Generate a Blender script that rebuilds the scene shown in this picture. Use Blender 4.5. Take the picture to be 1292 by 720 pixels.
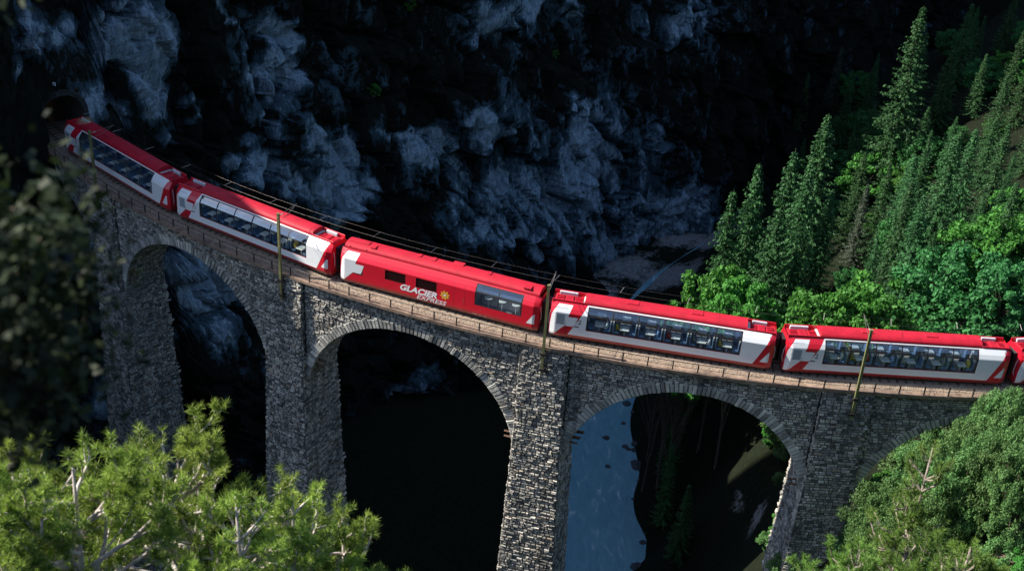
import bpy, math, random
import numpy as np
from mathutils import Matrix, Vector

# ------------------------------------------------------------------ clean
for o in list(bpy.data.objects):
    bpy.data.objects.remove(o)
SC = bpy.context.scene
COL = SC.collection
rnd = random.Random(7)
RNG = np.random.default_rng(11)

# ------------------------------------------------------------------ camera (solved from the five coaches on the 100 m curve)
PW, PH = 1292.0, 720.0
F_PX, PITCH, ROLL = 1538.22, 0.51182, 0.06529
CAM = np.array([-26.6376, -182.4714, 52.2444])
FWD = np.array([0, math.cos(PITCH), -math.sin(PITCH)])
RT0 = np.array([1.0, 0, 0])
UP0 = np.cross(RT0, FWD)
RT = RT0 * math.cos(ROLL) + UP0 * math.sin(ROLL)
UP = -RT0 * math.sin(ROLL) + UP0 * math.cos(ROLL)
cd = bpy.data.cameras.new('camera')
cam = bpy.data.objects.new('camera', cd)
COL.objects.link(cam)
cam.matrix_world = Matrix(((RT[0], UP[0], -FWD[0], CAM[0]),
                           (RT[1], UP[1], -FWD[1], CAM[1]),
                           (RT[2], UP[2], -FWD[2], CAM[2]), (0, 0, 0, 1)))
cd.sensor_width = 36.0
cd.lens = F_PX / PW * 36.0
cd.clip_start = 0.1
cd.clip_end = 3000
cd.dof.use_dof = True
cd.dof.focus_distance = 100.0
cd.dof.aperture_fstop = 2.0
SC.camera = cam

# ------------------------------------------------------------------ sky, sun, exposure
SUN_T = math.radians(-7.4)            # the sun stands along the tangent of the track at this curve angle
SUN_EL = math.radians(42)
SUN = np.array([-math.cos(SUN_T) * math.cos(SUN_EL), -math.sin(SUN_T) * math.cos(SUN_EL), math.sin(SUN_EL)])
wd = bpy.data.worlds.new('World')
SC.world = wd
wd.use_nodes = True
nt = wd.node_tree
sky = nt.nodes.new('ShaderNodeTexSky')
sky.sky_type = 'NISHITA'
sky.sun_disc = False
sky.sun_elevation = SUN_EL
sky.sun_rotation = math.atan2(SUN[0], SUN[1])
sky.altitude = 1000
nt.nodes['Background'].inputs['Strength'].default_value = 0.12
nt.links.new(sky.outputs[0], nt.nodes['Background'].inputs['Color'])
sd = bpy.data.lights.new('sun', 'SUN')
sd.energy = 5.0
sd.angle = math.radians(0.53)
sd.color = (1.0, 0.95, 0.86)
sun = bpy.data.objects.new('sun', sd)
COL.objects.link(sun)
sun.rotation_euler = Vector(SUN).to_track_quat('Z', 'Y').to_euler()
sun.location = (-150, -60, 200)
SC.view_settings.view_transform = 'Standard'
SC.view_settings.look = 'None'
SC.view_settings.exposure = 0.9
SC.view_settings.gamma = 1.0
SC.render.engine = 'CYCLES'

# ------------------------------------------------------------------ pixel helpers (pixel = direction only)
def ray(x, y):
    return FWD + RT * (x - PW / 2) / F_PX - UP * (y - PH / 2) / F_PX
def at_dist(x, y, d):
    r = ray(x, y)
    return CAM + r / np.linalg.norm(r) * d
def at_plane(px, py, Y):
    r = ray(px, py); return CAM + r * (Y - CAM[1]) / r[1]
def project(P):
    d = P - CAM
    z = np.maximum(d @ FWD, 0.01)
    return PW / 2 + F_PX * (d @ RT) / z, PH / 2 - F_PX * (d @ UP) / z

# ------------------------------------------------------------------ noise
def _hash(ix, iy, iz):
    h = (ix * 374761393 + iy * 668265263 + iz * 2147483647) & 0xffffffff
    h = ((h ^ (h >> 13)) * 1274126177) & 0xffffffff
    h = (h ^ (h >> 16)) & 0xffffffff
    return h.astype(np.float64) / 4294967295.0
def vnoise(P):
    P = np.asarray(P, float)
    i = np.floor(P).astype(np.int64)
    f = P - i
    f = f * f * (3 - 2 * f)
    r = 0
    for dx in (0, 1):
        for dy in (0, 1):
            for dz in (0, 1):
                w = (f[:, 0] if dx else 1 - f[:, 0]) * (f[:, 1] if dy else 1 - f[:, 1]) * (f[:, 2] if dz else 1 - f[:, 2])
                r = r + w * _hash(i[:, 0] + dx, i[:, 1] + dy, i[:, 2] + dz)
    return r * 2 - 1
def crags(P):
    """faceted blocks: every cell of a jittered lattice is a tilted plane; returns offset and nearness to a crack"""
    P = np.asarray(P, float)
    i0 = np.floor(P).astype(np.int64)
    best = np.full(len(P), 9.0); sec = np.full(len(P), 9.0); val = np.zeros(len(P))
    for dx in (-1, 0, 1):
        for dy in (-1, 0, 1):
            for dz in (-1, 0, 1):
                c = i0 + np.array([dx, dy, dz])
                h = [_hash(c[:, 0] + 7 * k, c[:, 1] - 13 * k, c[:, 2] + 29 * k) for k in range(1, 8)]
                q = c + np.stack(h[:3], 1)
                d = P - q
                r = np.sqrt((d ** 2).sum(1))
                v = (h[3] * 2 - 1) + 0.9 * ((h[4] - .5) * d[:, 0] + (h[5] - .5) * d[:, 1] + (h[6] - .5) * d[:, 2]) * 2
                nb_ = r < best
                sec = np.where(nb_, best, np.minimum(sec, r))
                val = np.where(nb_, v, val); best = np.where(nb_, r, best)
    return val, sec - best
def fbm(P, octv=4, gain=0.5):
    a, s, r = 1.0, 1.0, 0
    for k in range(octv):
        r = r + a * vnoise(P * s + 17.3 * k)
        a *= gain
        s *= 2.03
    return r

# ------------------------------------------------------------------ object helpers
def tag(o, label=None, cat=None, group=None, kind=None):
    if label: o['label'] = label
    if cat: o['category'] = cat
    if group: o['group'] = group
    if kind: o['kind'] = kind
    return o
def link(name, data, parent=None, mat=None, loc=None, rot=None):
    o = bpy.data.objects.new(name, data)
    COL.objects.link(o)
    if parent is not None: o.parent = parent
    if loc is not None: o.location = loc
    if rot is not None: o.rotation_euler = rot
    return o
def empty(name, loc=(0, 0, 0), rz=0.0):
    o = bpy.data.objects.new(name, None)
    o.empty_display_size = 0.5
    COL.objects.link(o)
    o.location = loc
    o.rotation_euler = (0, 0, rz)
    return o
def mesh_np(name, V, Q=None, T=None, mat=None, smooth=False, mats=None, mi=None):
    """quick mesh from numpy verts, quads, triangles"""
    V = np.asarray(V, np.float32).reshape(-1, 3)
    Q = np.zeros((0, 4), np.int32) if Q is None else np.asarray(Q, np.int32).reshape(-1, 4)
    T = np.zeros((0, 3), np.int32) if T is None else np.asarray(T, np.int32).reshape(-1, 3)
    me = bpy.data.meshes.new(name)
    me.vertices.add(len(V)); me.vertices.foreach_set('co', V.ravel())
    nl = len(Q) * 4 + len(T) * 3
    me.loops.add(nl)
    me.loops.foreach_set('vertex_index', np.concatenate([Q.ravel(), T.ravel()]).astype(np.int32))
    me.polygons.add(len(Q) + len(T))
    st = np.concatenate([np.arange(len(Q)) * 4, len(Q) * 4 + np.arange(len(T)) * 3]).astype(np.int32)
    me.polygons.foreach_set('loop_start', st)
    for m in (mats or ([mat] if mat else [])): me.materials.append(m)
    if mi is not None: me.polygons.foreach_set('material_index', np.asarray(mi, np.int32))
    me.polygons.foreach_set('use_smooth', np.full(len(me.polygons), bool(smooth)))
    me.update(calc_edges=True)
    me.validate()
    return me
class MB:
    """collects boxes, tubes and sheets into one mesh"""
    def __init__(s): s.v = []; s.q = []; s.t = []; s.n = 0
    def add(s, V, Q=None, T=None):
        V = np.asarray(V, float).reshape(-1, 3)
        if Q is not None and len(Q): s.q.append(np.asarray(Q) + s.n)
        if T is not None and len(T): s.t.append(np.asarray(T) + s.n)
        s.v.append(V); s.n += len(V)
        return s
    def box(s, x0, x1, y0, y1, z0, z1, M=None):
        V = np.array([(x, y, z) for z in (z0, z1) for y in (y0, y1) for x in (x0, x1)], float)
        if M is not None: V = V @ np.array(M)[:3, :3].T + np.array(M)[:3, 3]
        return s.add(V, BOXQ)
    def bevbox(s, x0, x1, y0, y1, z0, z1, b=0.03):
        c = np.array([(x0 + x1) / 2, (y0 + y1) / 2, (z0 + z1) / 2]); h = np.array([x1 - x0, y1 - y0, z1 - z0]) / 2
        lv = [(-1, 1), (-1 + b / h[2], 1), (1 - b / h[2], 1), (1, 1)]
        rings = []
        for k, (zz, _) in enumerate(lv):
            ins = b if k in (0, 3) else 0
            X, Y = h[0] - ins, h[1] - ins
            bb = min(b, X * .5, Y * .5)
            rings.append([c + np.array(p) for p in ((-X + bb, -Y, zz * h[2]), (X - bb, -Y, zz * h[2]), (X, -Y + bb, zz * h[2]), (X, Y - bb, zz * h[2]),
                                                     (X - bb, Y, zz * h[2]), (-X + bb, Y, zz * h[2]), (-X, Y - bb, zz * h[2]), (-X, -Y + bb, zz * h[2]))])
        return s.loft(rings)
    def loft(s, rings, cap=True, close=True):
        R = np.array(rings, float); n, m = R.shape[:2]
        q = []
        for i in range(n - 1):
            for j in range(m if close else m - 1):
                k = (j + 1) % m
                q.append((i * m + j, i * m + k, (i + 1) * m + k, (i + 1) * m + j))
        V = R.reshape(-1, 3); t = []
        if cap:
            for base, rev in ((0, True), ((n - 1) * m, False)):
                c = len(V); V = np.vstack([V, V[base:base + m].mean(0)])
                for j in range(m):
                    k = (j + 1) % m
                    t.append((c, base + k, base + j) if rev else (c, base + j, base + k))
        return s.add(V, q, t)
    def tube(s, pts, rad, n=6, cap=True):
        pts = np.asarray(pts, float)
        rad = np.broadcast_to(np.asarray(rad, float), (len(pts),))
        rings = []
        tg = np.gradient(pts, axis=0)
        a = np.array([0.0, 0, 1.0])
        for p, r, t in zip(pts, rad, tg):
            t = t / (np.linalg.norm(t) + 1e-9)
            u = np.cross(t, a if abs(t[2]) < 0.95 else np.array([1.0, 0, 0])); u /= np.linalg.norm(u)
            w = np.cross(t, u)
            rings.append([p + r * (u * math.cos(2 * math.pi * k / n) + w * math.sin(2 * math.pi * k / n)) for k in range(n)])
        return s.loft(rings, cap)
    def mesh(s, name, mat, smooth=False):
        V = np.vstack(s.v) if s.v else np.zeros((0, 3))
        Q = np.vstack(s.q) if s.q else None
        T = np.vstack(s.t) if s.t else None
        return mesh_np(name, V, Q, T, mat, smooth)
    def build(s, name, mat, parent=None, smooth=False):
        return link(name, s.mesh(name, mat, smooth), parent)
BOXQ = [(0, 2, 3, 1), (4, 5, 7, 6), (0, 1, 5, 4), (2, 6, 7, 3), (0, 4, 6, 2), (1, 3, 7, 5)]
def copy_tree(o, parent=None):
    c = o.copy(); COL.objects.link(c)
    for k in ('label', 'category', 'group'):
        if k in c and parent is None: del c[k]
    c.parent = parent
    if parent is not None: c.matrix_parent_inverse = o.matrix_parent_inverse
    for ch in list(KIDS.get(o.name, [])):
        copy_tree(ch, c)
    return c
KIDS = {}
def index_kids():
    KIDS.clear()
    for o in COL.objects:
        if o.parent: KIDS.setdefault(o.parent.name, []).append(o)

# ------------------------------------------------------------------ materials
def new_mat(name):
    m = bpy.data.materials.new(name); m.use_nodes = True
    return m, m.node_tree, m.node_tree.nodes['Principled BSDF']
def N(t, kind, **kw):
    n = t.nodes.new('ShaderNode' + kind)
    for k, v in kw.items():
        if k in n.inputs: n.inputs[k].default_value = v
        else: setattr(n, k, v)
    return n
def ramp(t, src, stops):
    r = t.nodes.new('ShaderNodeValToRGB')
    e = r.color_ramp.elements
    while len(e) > 1: e.remove(e[0])
    e[0].position = stops[0][0]; e[0].color = (*stops[0][1], 1)
    for p, c in stops[1:]:
        x = e.new(p); x.color = (*c, 1)
    t.links.new(src, r.inputs[0])
    return r.outputs[0]
def plain(name, col, rough=0.5, metal=0.0, var=0.12, scale=3.0, bump=0.0, coat=0.0, spec=0.5, rand=0.0):
    m, t, b = new_mat(name)
    co = N(t, 'TexCoord')
    nz = N(t, 'TexNoise', Scale=scale, Detail=5.0, Roughness=0.6)
    t.links.new(co.outputs['Object'], nz.inputs['Vector'])
    lo = tuple(c * (1 - var) for c in col); hi = tuple(min(1, c * (1 + var)) for c in col)
    out = ramp(t, nz.outputs[0], [(0.3, lo), (0.7, hi)])
    if rand:
        oi = N(t, 'ObjectInfo'); hv = N(t, 'HueSaturation')
        mp = N(t, 'MapRange'); mp.inputs['To Min'].default_value = 1 - rand; mp.inputs['To Max'].default_value = 1 + rand
        t.links.new(oi.outputs['Random'], mp.inputs['Value']); t.links.new(mp.outputs[0], hv.inputs['Value'])
        t.links.new(out, hv.inputs['Color']); out = hv.outputs[0]
    t.links.new(out, b.inputs['Base Color'])
    b.inputs['Roughness'].default_value = rough
    b.inputs['Metallic'].default_value = metal
    b.inputs['Coat Weight'].default_value = coat
    b.inputs['Specular IOR Level'].default_value = spec
    if bump:
        bp = N(t, 'Bump', Strength=bump, Distance=0.05)
        t.links.new(nz.outputs[0], bp.inputs['Height']); t.links.new(bp.outputs[0], b.inputs['Normal'])
    return m
def foliage(name, dark, light, trans=0.25, scale=0.9):
    m, t, b = new_mat(name)
    g = N(t, 'NewGeometry'); oi = N(t, 'ObjectInfo')
    nz = N(t, 'TexNoise', Scale=scale, Detail=3.0)
    t.links.new(g.outputs['Position'], nz.inputs['Vector'])
    mx = N(t, 'Math', operation='MULTIPLY_ADD'); mx.inputs[1].default_value = 0.45
    t.links.new(g.outputs['Random Per Island'], mx.inputs[0]); t.links.new(nz.outputs[0], mx.inputs[2])
    c = ramp(t, mx.outputs[0], [(0.35, dark), (0.95, light)])
    hv = N(t, 'HueSaturation'); mp = N(t, 'MapRange'); mp.inputs['To Min'].default_value = 0.75; mp.inputs['To Max'].default_value = 1.25
    mh = N(t, 'MapRange'); mh.inputs['To Min'].default_value = 0.485; mh.inputs['To Max'].default_value = 0.515
    t.links.new(oi.outputs['Random'], mp.inputs['Value']); t.links.new(oi.outputs['Random'], mh.inputs['Value'])
    t.links.new(mp.outputs[0], hv.inputs['Value']); t.links.new(mh.outputs[0], hv.inputs['Hue']); t.links.new(c, hv.inputs['Color'])
    t.links.new(hv.outputs[0], b.inputs['Base Color'])
    b.inputs['Roughness'].default_value = 0.6
    b.inputs['Specular IOR Level'].default_value = 0.25
    tr = N(t, 'BsdfTranslucent'); ms = N(t, 'MixShader', Fac=trans)
    t.links.new(hv.outputs[0], tr.inputs['Color'])
    t.links.new(b.outputs[0], ms.inputs[1]); t.links.new(tr.outputs[0], ms.inputs[2])
    t.links.new(ms.outputs[0], t.nodes['Material Output'].inputs['Surface'])
    return m
def stone_mat(name, stops, scale=1.2, bump=0.6):
    """masonry: every stone (mesh island) takes its own tone; grain and stains on top"""
    m, t, b = new_mat(name)
    g = N(t, 'NewGeometry'); oi = N(t, 'ObjectInfo')
    ad = N(t, 'Math', operation='ADD'); fr = N(t, 'Math', operation='FRACT')
    t.links.new(g.outputs['Random Per Island'], ad.inputs[0]); t.links.new(oi.outputs['Random'], ad.inputs[1]); t.links.new(ad.outputs[0], fr.inputs[0])
    c = ramp(t, fr.outputs[0], stops)
    n1 = N(t, 'TexNoise', Scale=scale, Detail=8.0, Roughness=0.65); n2 = N(t, 'TexNoise', Scale=0.16, Detail=4.0)
    n3 = N(t, 'TexNoise', Scale=9.0, Detail=4.0)
    for n in (n1, n2, n3): t.links.new(g.outputs['Position'], n.inputs['Vector'])
    mul = N(t, 'MixRGB', blend_type='MULTIPLY', Fac=1.0)
    st = ramp(t, n1.outputs[0], [(0.3, (0.6, 0.6, 0.6)), (0.65, (1.15, 1.13, 1.1))])
    t.links.new(c, mul.inputs[1]); t.links.new(st, mul.inputs[2])
    mul2 = N(t, 'MixRGB', blend_type='MULTIPLY', Fac=1.0)
    st2 = ramp(t, n2.outputs[0], [(0.35, (0.74, 0.76, 0.78)), (0.6, (1.15, 1.13, 1.08))])
    t.links.new(mul.outputs[0], mul2.inputs[1]); t.links.new(st2, mul2.inputs[2])
    mpv = N(t, 'Mapping'); mpv.inputs['Scale'].default_value = (0.9, 0.9, 0.07)
    n4 = N(t, 'TexNoise', Scale=1.0, Detail=6.0, Roughness=0.6)
    t.links.new(g.outputs['Position'], mpv.inputs[0]); t.links.new(mpv.outputs[0], n4.inputs['Vector'])
    st3 = ramp(t, n4.outputs[0], [(0.30, (0.5, 0.5, 0.5)), (0.48, (1, 1, 1)), (0.60, (1, 1, 1)), (0.74, (1.5, 1.48, 1.42))])
    mul3 = N(t, 'MixRGB', blend_type='MULTIPLY', Fac=1.0)
    t.links.new(mul2.outputs[0], mul3.inputs[1]); t.links.new(st3, mul3.inputs[2])
    t.links.new(mul3.outputs[0], b.inputs['Base Color'])
    b.inputs['Roughness'].default_value = 0.9
    b.inputs['Specular IOR Level'].default_value = 0.2
    bp = N(t, 'Bump', Strength=bump, Distance=0.06)
    t.links.new(n3.outputs[0], bp.inputs['Height']); t.links.new(bp.outputs[0], b.inputs['Normal'])
    return m

M = {}
M['red'] = plain('red_paint', (0.62, 0.012, 0.030), 0.32, var=0.05, scale=0.7, coat=0.25)
def add_grime(m):
    t = m.node_tree; b = t.nodes['Principled BSDF']
    src = b.inputs['Base Color'].links[0].from_socket
    co = N(t, 'TexCoord'); sx = N(t, 'SeparateXYZ'); t.links.new(co.outputs['Object'], sx.inputs[0])
    nz = N(t, 'TexNoise', Scale=2.2, Detail=6.0, Roughness=0.7)
    mp = N(t, 'Mapping'); mp.inputs['Scale'].default_value = (2.5, 1, .5); t.links.new(co.outputs['Object'], mp.inputs[0]); t.links.new(mp.outputs[0], nz.inputs['Vector'])
    a = N(t, 'Math', operation='MULTIPLY_ADD'); a.inputs[1].default_value = -0.55; t.links.new(nz.outputs[0], a.inputs[0]); t.links.new(sx.outputs['Z'], a.inputs[2])
    f = ramp(t, a.outputs[0], [(0.05, (.75, .75, .75)), (0.32, (.28, .28, .28)), (0.75, (0, 0, 0))])
    mx = N(t, 'MixRGB'); mx.inputs[2].default_value = (0.06, 0.035, 0.025, 1)
    t.links.new(f, mx.inputs[0]); t.links.new(src, mx.inputs[1]); t.links.new(mx.outputs[0], b.inputs['Base Color'])
add_grime(M['red'])
M['red_roof'] = plain('red_roof_paint', (0.44, 0.010, 0.026), 0.6, var=0.16, scale=1.5, spec=0.3)
M['red_dull'] = plain('dull_red_paint', (0.40, 0.012, 0.022), 0.6, var=0.2, scale=4)
M['white'] = plain('white_paint', (0.80, 0.81, 0.82), 0.35, var=0.03, scale=1, coat=0.2)
M['pale'] = plain('pale_grey_paint', (0.55, 0.58, 0.6), 0.5, var=0.05)
M['dark'] = plain('black_rubber', (0.012, 0.012, 0.013), 0.6, var=0.3)
M['under'] = plain('underframe_grime', (0.035, 0.03, 0.027), 0.8, var=0.4, scale=5)
M['steel'] = plain('worn_steel', (0.25, 0.22, 0.2), 0.45, 0.8, var=0.2)
M['rust'] = plain('rusty_rail', (0.14, 0.075, 0.045), 0.75, 0.2, var=0.3)
M['mast'] = plain('mast_paint', (0.17, 0.17, 0.07), 0.6, 0.1, var=0.3, scale=6)
M['wire'] = plain('copper_wire', (0.16, 0.14, 0.13), 0.5, 0.6)
M['insul'] = plain('insulator_porcelain', (0.55, 0.5, 0.45), 0.3)
M['floor'] = plain('car_floor', (0.35, 0.35, 0.36), 0.8)
M['seat'] = plain('blue_seat_cloth', (0.14, 0.22, 0.34), 0.9, var=0.3)
M['table'] = plain('white_table_linen', (0.7, 0.68, 0.62), 0.7, var=0.1)
M['lining'] = plain('interior_lining', (0.6, 0.6, 0.58), 0.7)
M['gold'] = plain('gold_paint', (0.75, 0.42, 0.05), 0.45, var=0.1)
M['rail_fence'] = plain('railing_steel', (0.06, 0.05, 0.045), 0.7, 0.3, var=0.3)
M['sleeper'] = plain('steel_sleeper', (0.10, 0.07, 0.055), 0.8, 0.2, var=0.3)
M['bark'] = plain('bark', (0.10, 0.075, 0.055), 0.95, var=0.4, scale=6, bump=0.5)
M['pine_bark'] = plain('pine_bark', (0.50, 0.43, 0.39), 0.9, var=0.35, scale=9, bump=0.4)
M['young_bark'] = plain('young_pine_bark', (0.27, 0.215, 0.18), 0.9, var=0.35, scale=9, bump=0.4)
M['dead'] = plain('dead_wood', (0.42, 0.38, 0.34), 0.95, var=0.3, scale=5, bump=0.4)
M['dark_stone'] = plain('dark_portal_stone', (0.035, 0.036, 0.038), 0.9, var=0.4, scale=2)  # even very dark grey that keeps the portal ring faint
M['mortar'] = plain('mortar', (0.10, 0.095, 0.088), 0.95, var=0.35, scale=1.5)
GREY = [(0.0, (0.12, 0.117, 0.11)), (0.3, (0.31, 0.295, 0.27)), (0.65, (0.48, 0.455, 0.41)), (0.9, (0.60, 0.57, 0.515)), (1.0, (0.40, 0.32, 0.245))]
M['stone'] = stone_mat('rubble_masonry', GREY)
M['vouss'] = stone_mat('arch_stone', [(0.0, (0.22, 0.21, 0.20)), (0.4, (0.46, 0.45, 0.42)), (1.0, (0.66, 0.64, 0.59))])
M['coping'] = stone_mat('coping_stone', [(0.0, (0.25, 0.18, 0.14)), (0.5, (0.275, 0.195, 0.15)), (1.0, (0.295, 0.21, 0.165))], 2.0, 0.3)
M['ballast'] = plain('ballast_gravel', (0.30, 0.225, 0.165), 0.95, var=0.55, scale=14, bump=1.0)
M['spruce'] = foliage('spruce_needles', (0.014, 0.050, 0.018), (0.062, 0.165, 0.050), 0.15)
M['spruce_pale'] = foliage('pale_spruce_needles', (0.035, 0.055, 0.035), (0.10, 0.13, 0.085), 0.12)
M['leaf'] = foliage('broad_leaves', (0.030, 0.11, 0.018), (0.10, 0.30, 0.048), 0.32)
M['leaf_deep'] = foliage('deep_green_leaves', (0.018, 0.085, 0.024), (0.06, 0.23, 0.058), 0.32)
M['shrub'] = foliage('shrub_leaves', (0.04, 0.10, 0.03), (0.15, 0.28, 0.085), 0.3)
M['pine'] = foliage('pine_needles', (0.075, 0.13, 0.018), (0.36, 0.46, 0.085), 0.3, 1.5)
M['pine_green'] = foliage('young_pine_needles', (0.05, 0.10, 0.018), (0.20, 0.32, 0.06), 0.3, 1.5)
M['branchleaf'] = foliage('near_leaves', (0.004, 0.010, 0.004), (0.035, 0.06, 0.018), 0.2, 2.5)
def glass_mat(name, tint, f0=0.06):
    m, t, b = new_mat(name)
    tr = N(t, 'BsdfTransparent', Color=(*tint, 1)); gl = N(t, 'BsdfGlossy', Roughness=0.03)
    gl.inputs['Color'].default_value = (1, 1, 1, 1)
    lw = N(t, 'LayerWeight', Blend=0.5); pw = N(t, 'Math', operation='POWER'); pw.inputs[1].default_value = 5.0
    ma = N(t, 'Math', operation='MULTIPLY_ADD'); ma.inputs[1].default_value = 1 - f0; ma.inputs[2].default_value = f0
    ms = N(t, 'MixShader')
    t.links.new(lw.outputs['Facing'], pw.inputs[0]); t.links.new(pw.outputs[0], ma.inputs[0])
    t.links.new(ma.outputs[0], ms.inputs[0]); t.links.new(tr.outputs[0], ms.inputs[1]); t.links.new(gl.outputs[0], ms.inputs[2])
    t.links.new(ms.outputs[0], t.nodes['Material Output'].inputs['Surface'])
    return m
M['glass'] = glass_mat('tinted_glass', (0.80, 0.86, 0.86), 0.06)
M['glass_roof'] = glass_mat('sun_glass', (0.62, 0.72, 0.82), 0.26)
def door_glass():
    m, t, b = new_mat('door_glass')
    b.inputs['Base Color'].default_value = (0.30, 0.34, 0.38, 1); b.inputs['Roughness'].default_value = 0.12
    return m
M['door_glass'] = door_glass()
def dark_glass():
    m, t, b = new_mat('brown_glass')
    b.inputs['Base Color'].default_value = (0.022, 0.008, 0.008, 1); b.inputs['Roughness'].default_value = 0.08
    return m
M['brown_glass'] = dark_glass()

# ------------------------------------------------------------------ curve geometry of the line
R0, GRADE = 100.0, -0.02
def z0(t): return GRADE * np.asarray(t) * R0            # rail level at curve angle t (radians)
def pol(t, R, z):
    """t radians, radius, absolute z"""
    t = np.asarray(t, float); R = np.asarray(R, float)
    return np.stack(np.broadcast_arrays(R * np.sin(t), -R * np.cos(t), np.asarray(z, float)), -1)
D2R = math.pi / 180

# ================================================================== SETTING: hillside, cliff, river
CTRL = np.array([
 # river bed and banks
 (-14,-54,-62.6),(-6,-35,-62.6),(-5,-10,-62.6),(-2,25,-62.6),(12,45,-62.6),(32,75,-62),(60,112,-60),(-25,-54,-59.5),(-18,-30,-62.5),(-14,0,-63),(-10,28,-63),
 (-19,-75,-62.8),(-27,-100,-63),(-42,-130,-63),(-60,-100,-62),(-50,-60,-57),(-40,-30,-58),(-60,-20,-60),(-30,30,-60),(-90,-40,-60),(0,70,-60),(30,110,-60),
 # slope right of the river, below and behind the viaduct
 (-7,-54,-62.8),(-9,-66,-62.6),(-3,-52,-60),(-3,-68,-56),(3,-71,-42),(4,-60,-38),(-1,-60,-48),(9,-60,-31),(11,-55,-40),(6,-75,-31),(1,-97,-21),(-8,-100,-33),(-15,-100,-46),(13,-90,-13),(26,-88,-6),(10,-107,-8),(17,-106,-2.5),(26,-106,2),(30,-105,2),(45,-100,5),
 (5,-20,-52),(6,-45,-38),(10,-32,-44),(15,-47,-29),(20,-60,-26),(35,-50,-17),(35,-75,-11),(60,-30,-4),(20,-20,-34),(30,-30,-23),(25,-4,-36),(40,-10,-22),(70,0,-4),(100,10,14),(30,30,-42),(60,50,-22),(100,60,3),
 (50,95,-42),(100,120,-6),(160,0,46),(160,100,36),(220,50,80),(220,-100,80),(120,-100,36),(120,-50,26),(70,-75,6),(220,180,70),(130,185,20),
 # spur in front of the viaduct
 (1,-112,-15),(12,-120,-3),(30,-125,8),(-14,-118,-36),(-32,-122,-55),(60,-130,28),(0,-138,-10),(15,-140,6),
 # the hill the camera stands on
 (-26,-184,49.4),(-26,-173,33),(-26,-161,12),(-26,-146,-18),(-60,-160,14),(10,-165,26),(40,-160,36),(-80,-140,-8),(-26,-205,60),(60,-205,66),(-100,-205,48),
 (-60,-132,-40),(-80,-112,-50),(-26,-132,-46),(-120,-150,0),(-130,-100,-30),(220,-230,120),(-130,-230,60)], float)
def tps_fit(P, z, lam=0.4):
    d = np.linalg.norm(P[:, None] - P[None], axis=2)
    K = np.where(d > 0, d * d * np.log(d + 1e-9), 0) + np.eye(len(P)) * lam * 100
    A = np.hstack([np.ones((len(P), 1)), P])
    L = np.vstack([np.hstack([K, A]), np.hstack([A.T, np.zeros((3, 3))])])
    return np.linalg.solve(L, np.concatenate([z, np.zeros(3)]))
TP = CTRL[:, :2] / 100; TW = tps_fit(TP, CTRL[:, 2], 0.00001)
def ground(x, y):
    x = np.atleast_1d(np.asarray(x, float)); y = np.atleast_1d(np.asarray(y, float))
    p = np.stack([x, y], 1) / 100
    out = np.zeros(len(p))
    for i in range(0, len(p), 20000):
        q = p[i:i + 20000]
        d = np.linalg.norm(q[:, None] - TP[None], axis=2)
        out[i:i + 20000] = np.where(d > 0, d * d * np.log(d + 1e-9), 0) @ TW[:-3] + TW[-3] + q @ TW[-2:]
    out = np.maximum(out, -63.5)
    P3 = np.stack([x / 9, y / 9, 0 * x], 1)
    amp = np.clip((out + 61) / 12, 0, 1)
    return out + amp * (fbm(P3, 4) * 1.3)
def ground1(x, y): return float(ground([x], [y])[0])
def hit(px, py, lift=0.0):
    """where the sight line through a pixel meets the hillside"""
    r = ray(px, py); r = r / np.linalg.norm(r)
    s = np.arange(20, 420, 0.5)
    P = CAM + s[:, None] * r
    g = ground(P[:, 0], P[:, 1]) + lift
    k = np.argmax(P[:, 2] < g)
    return P[k], s[k]

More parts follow.
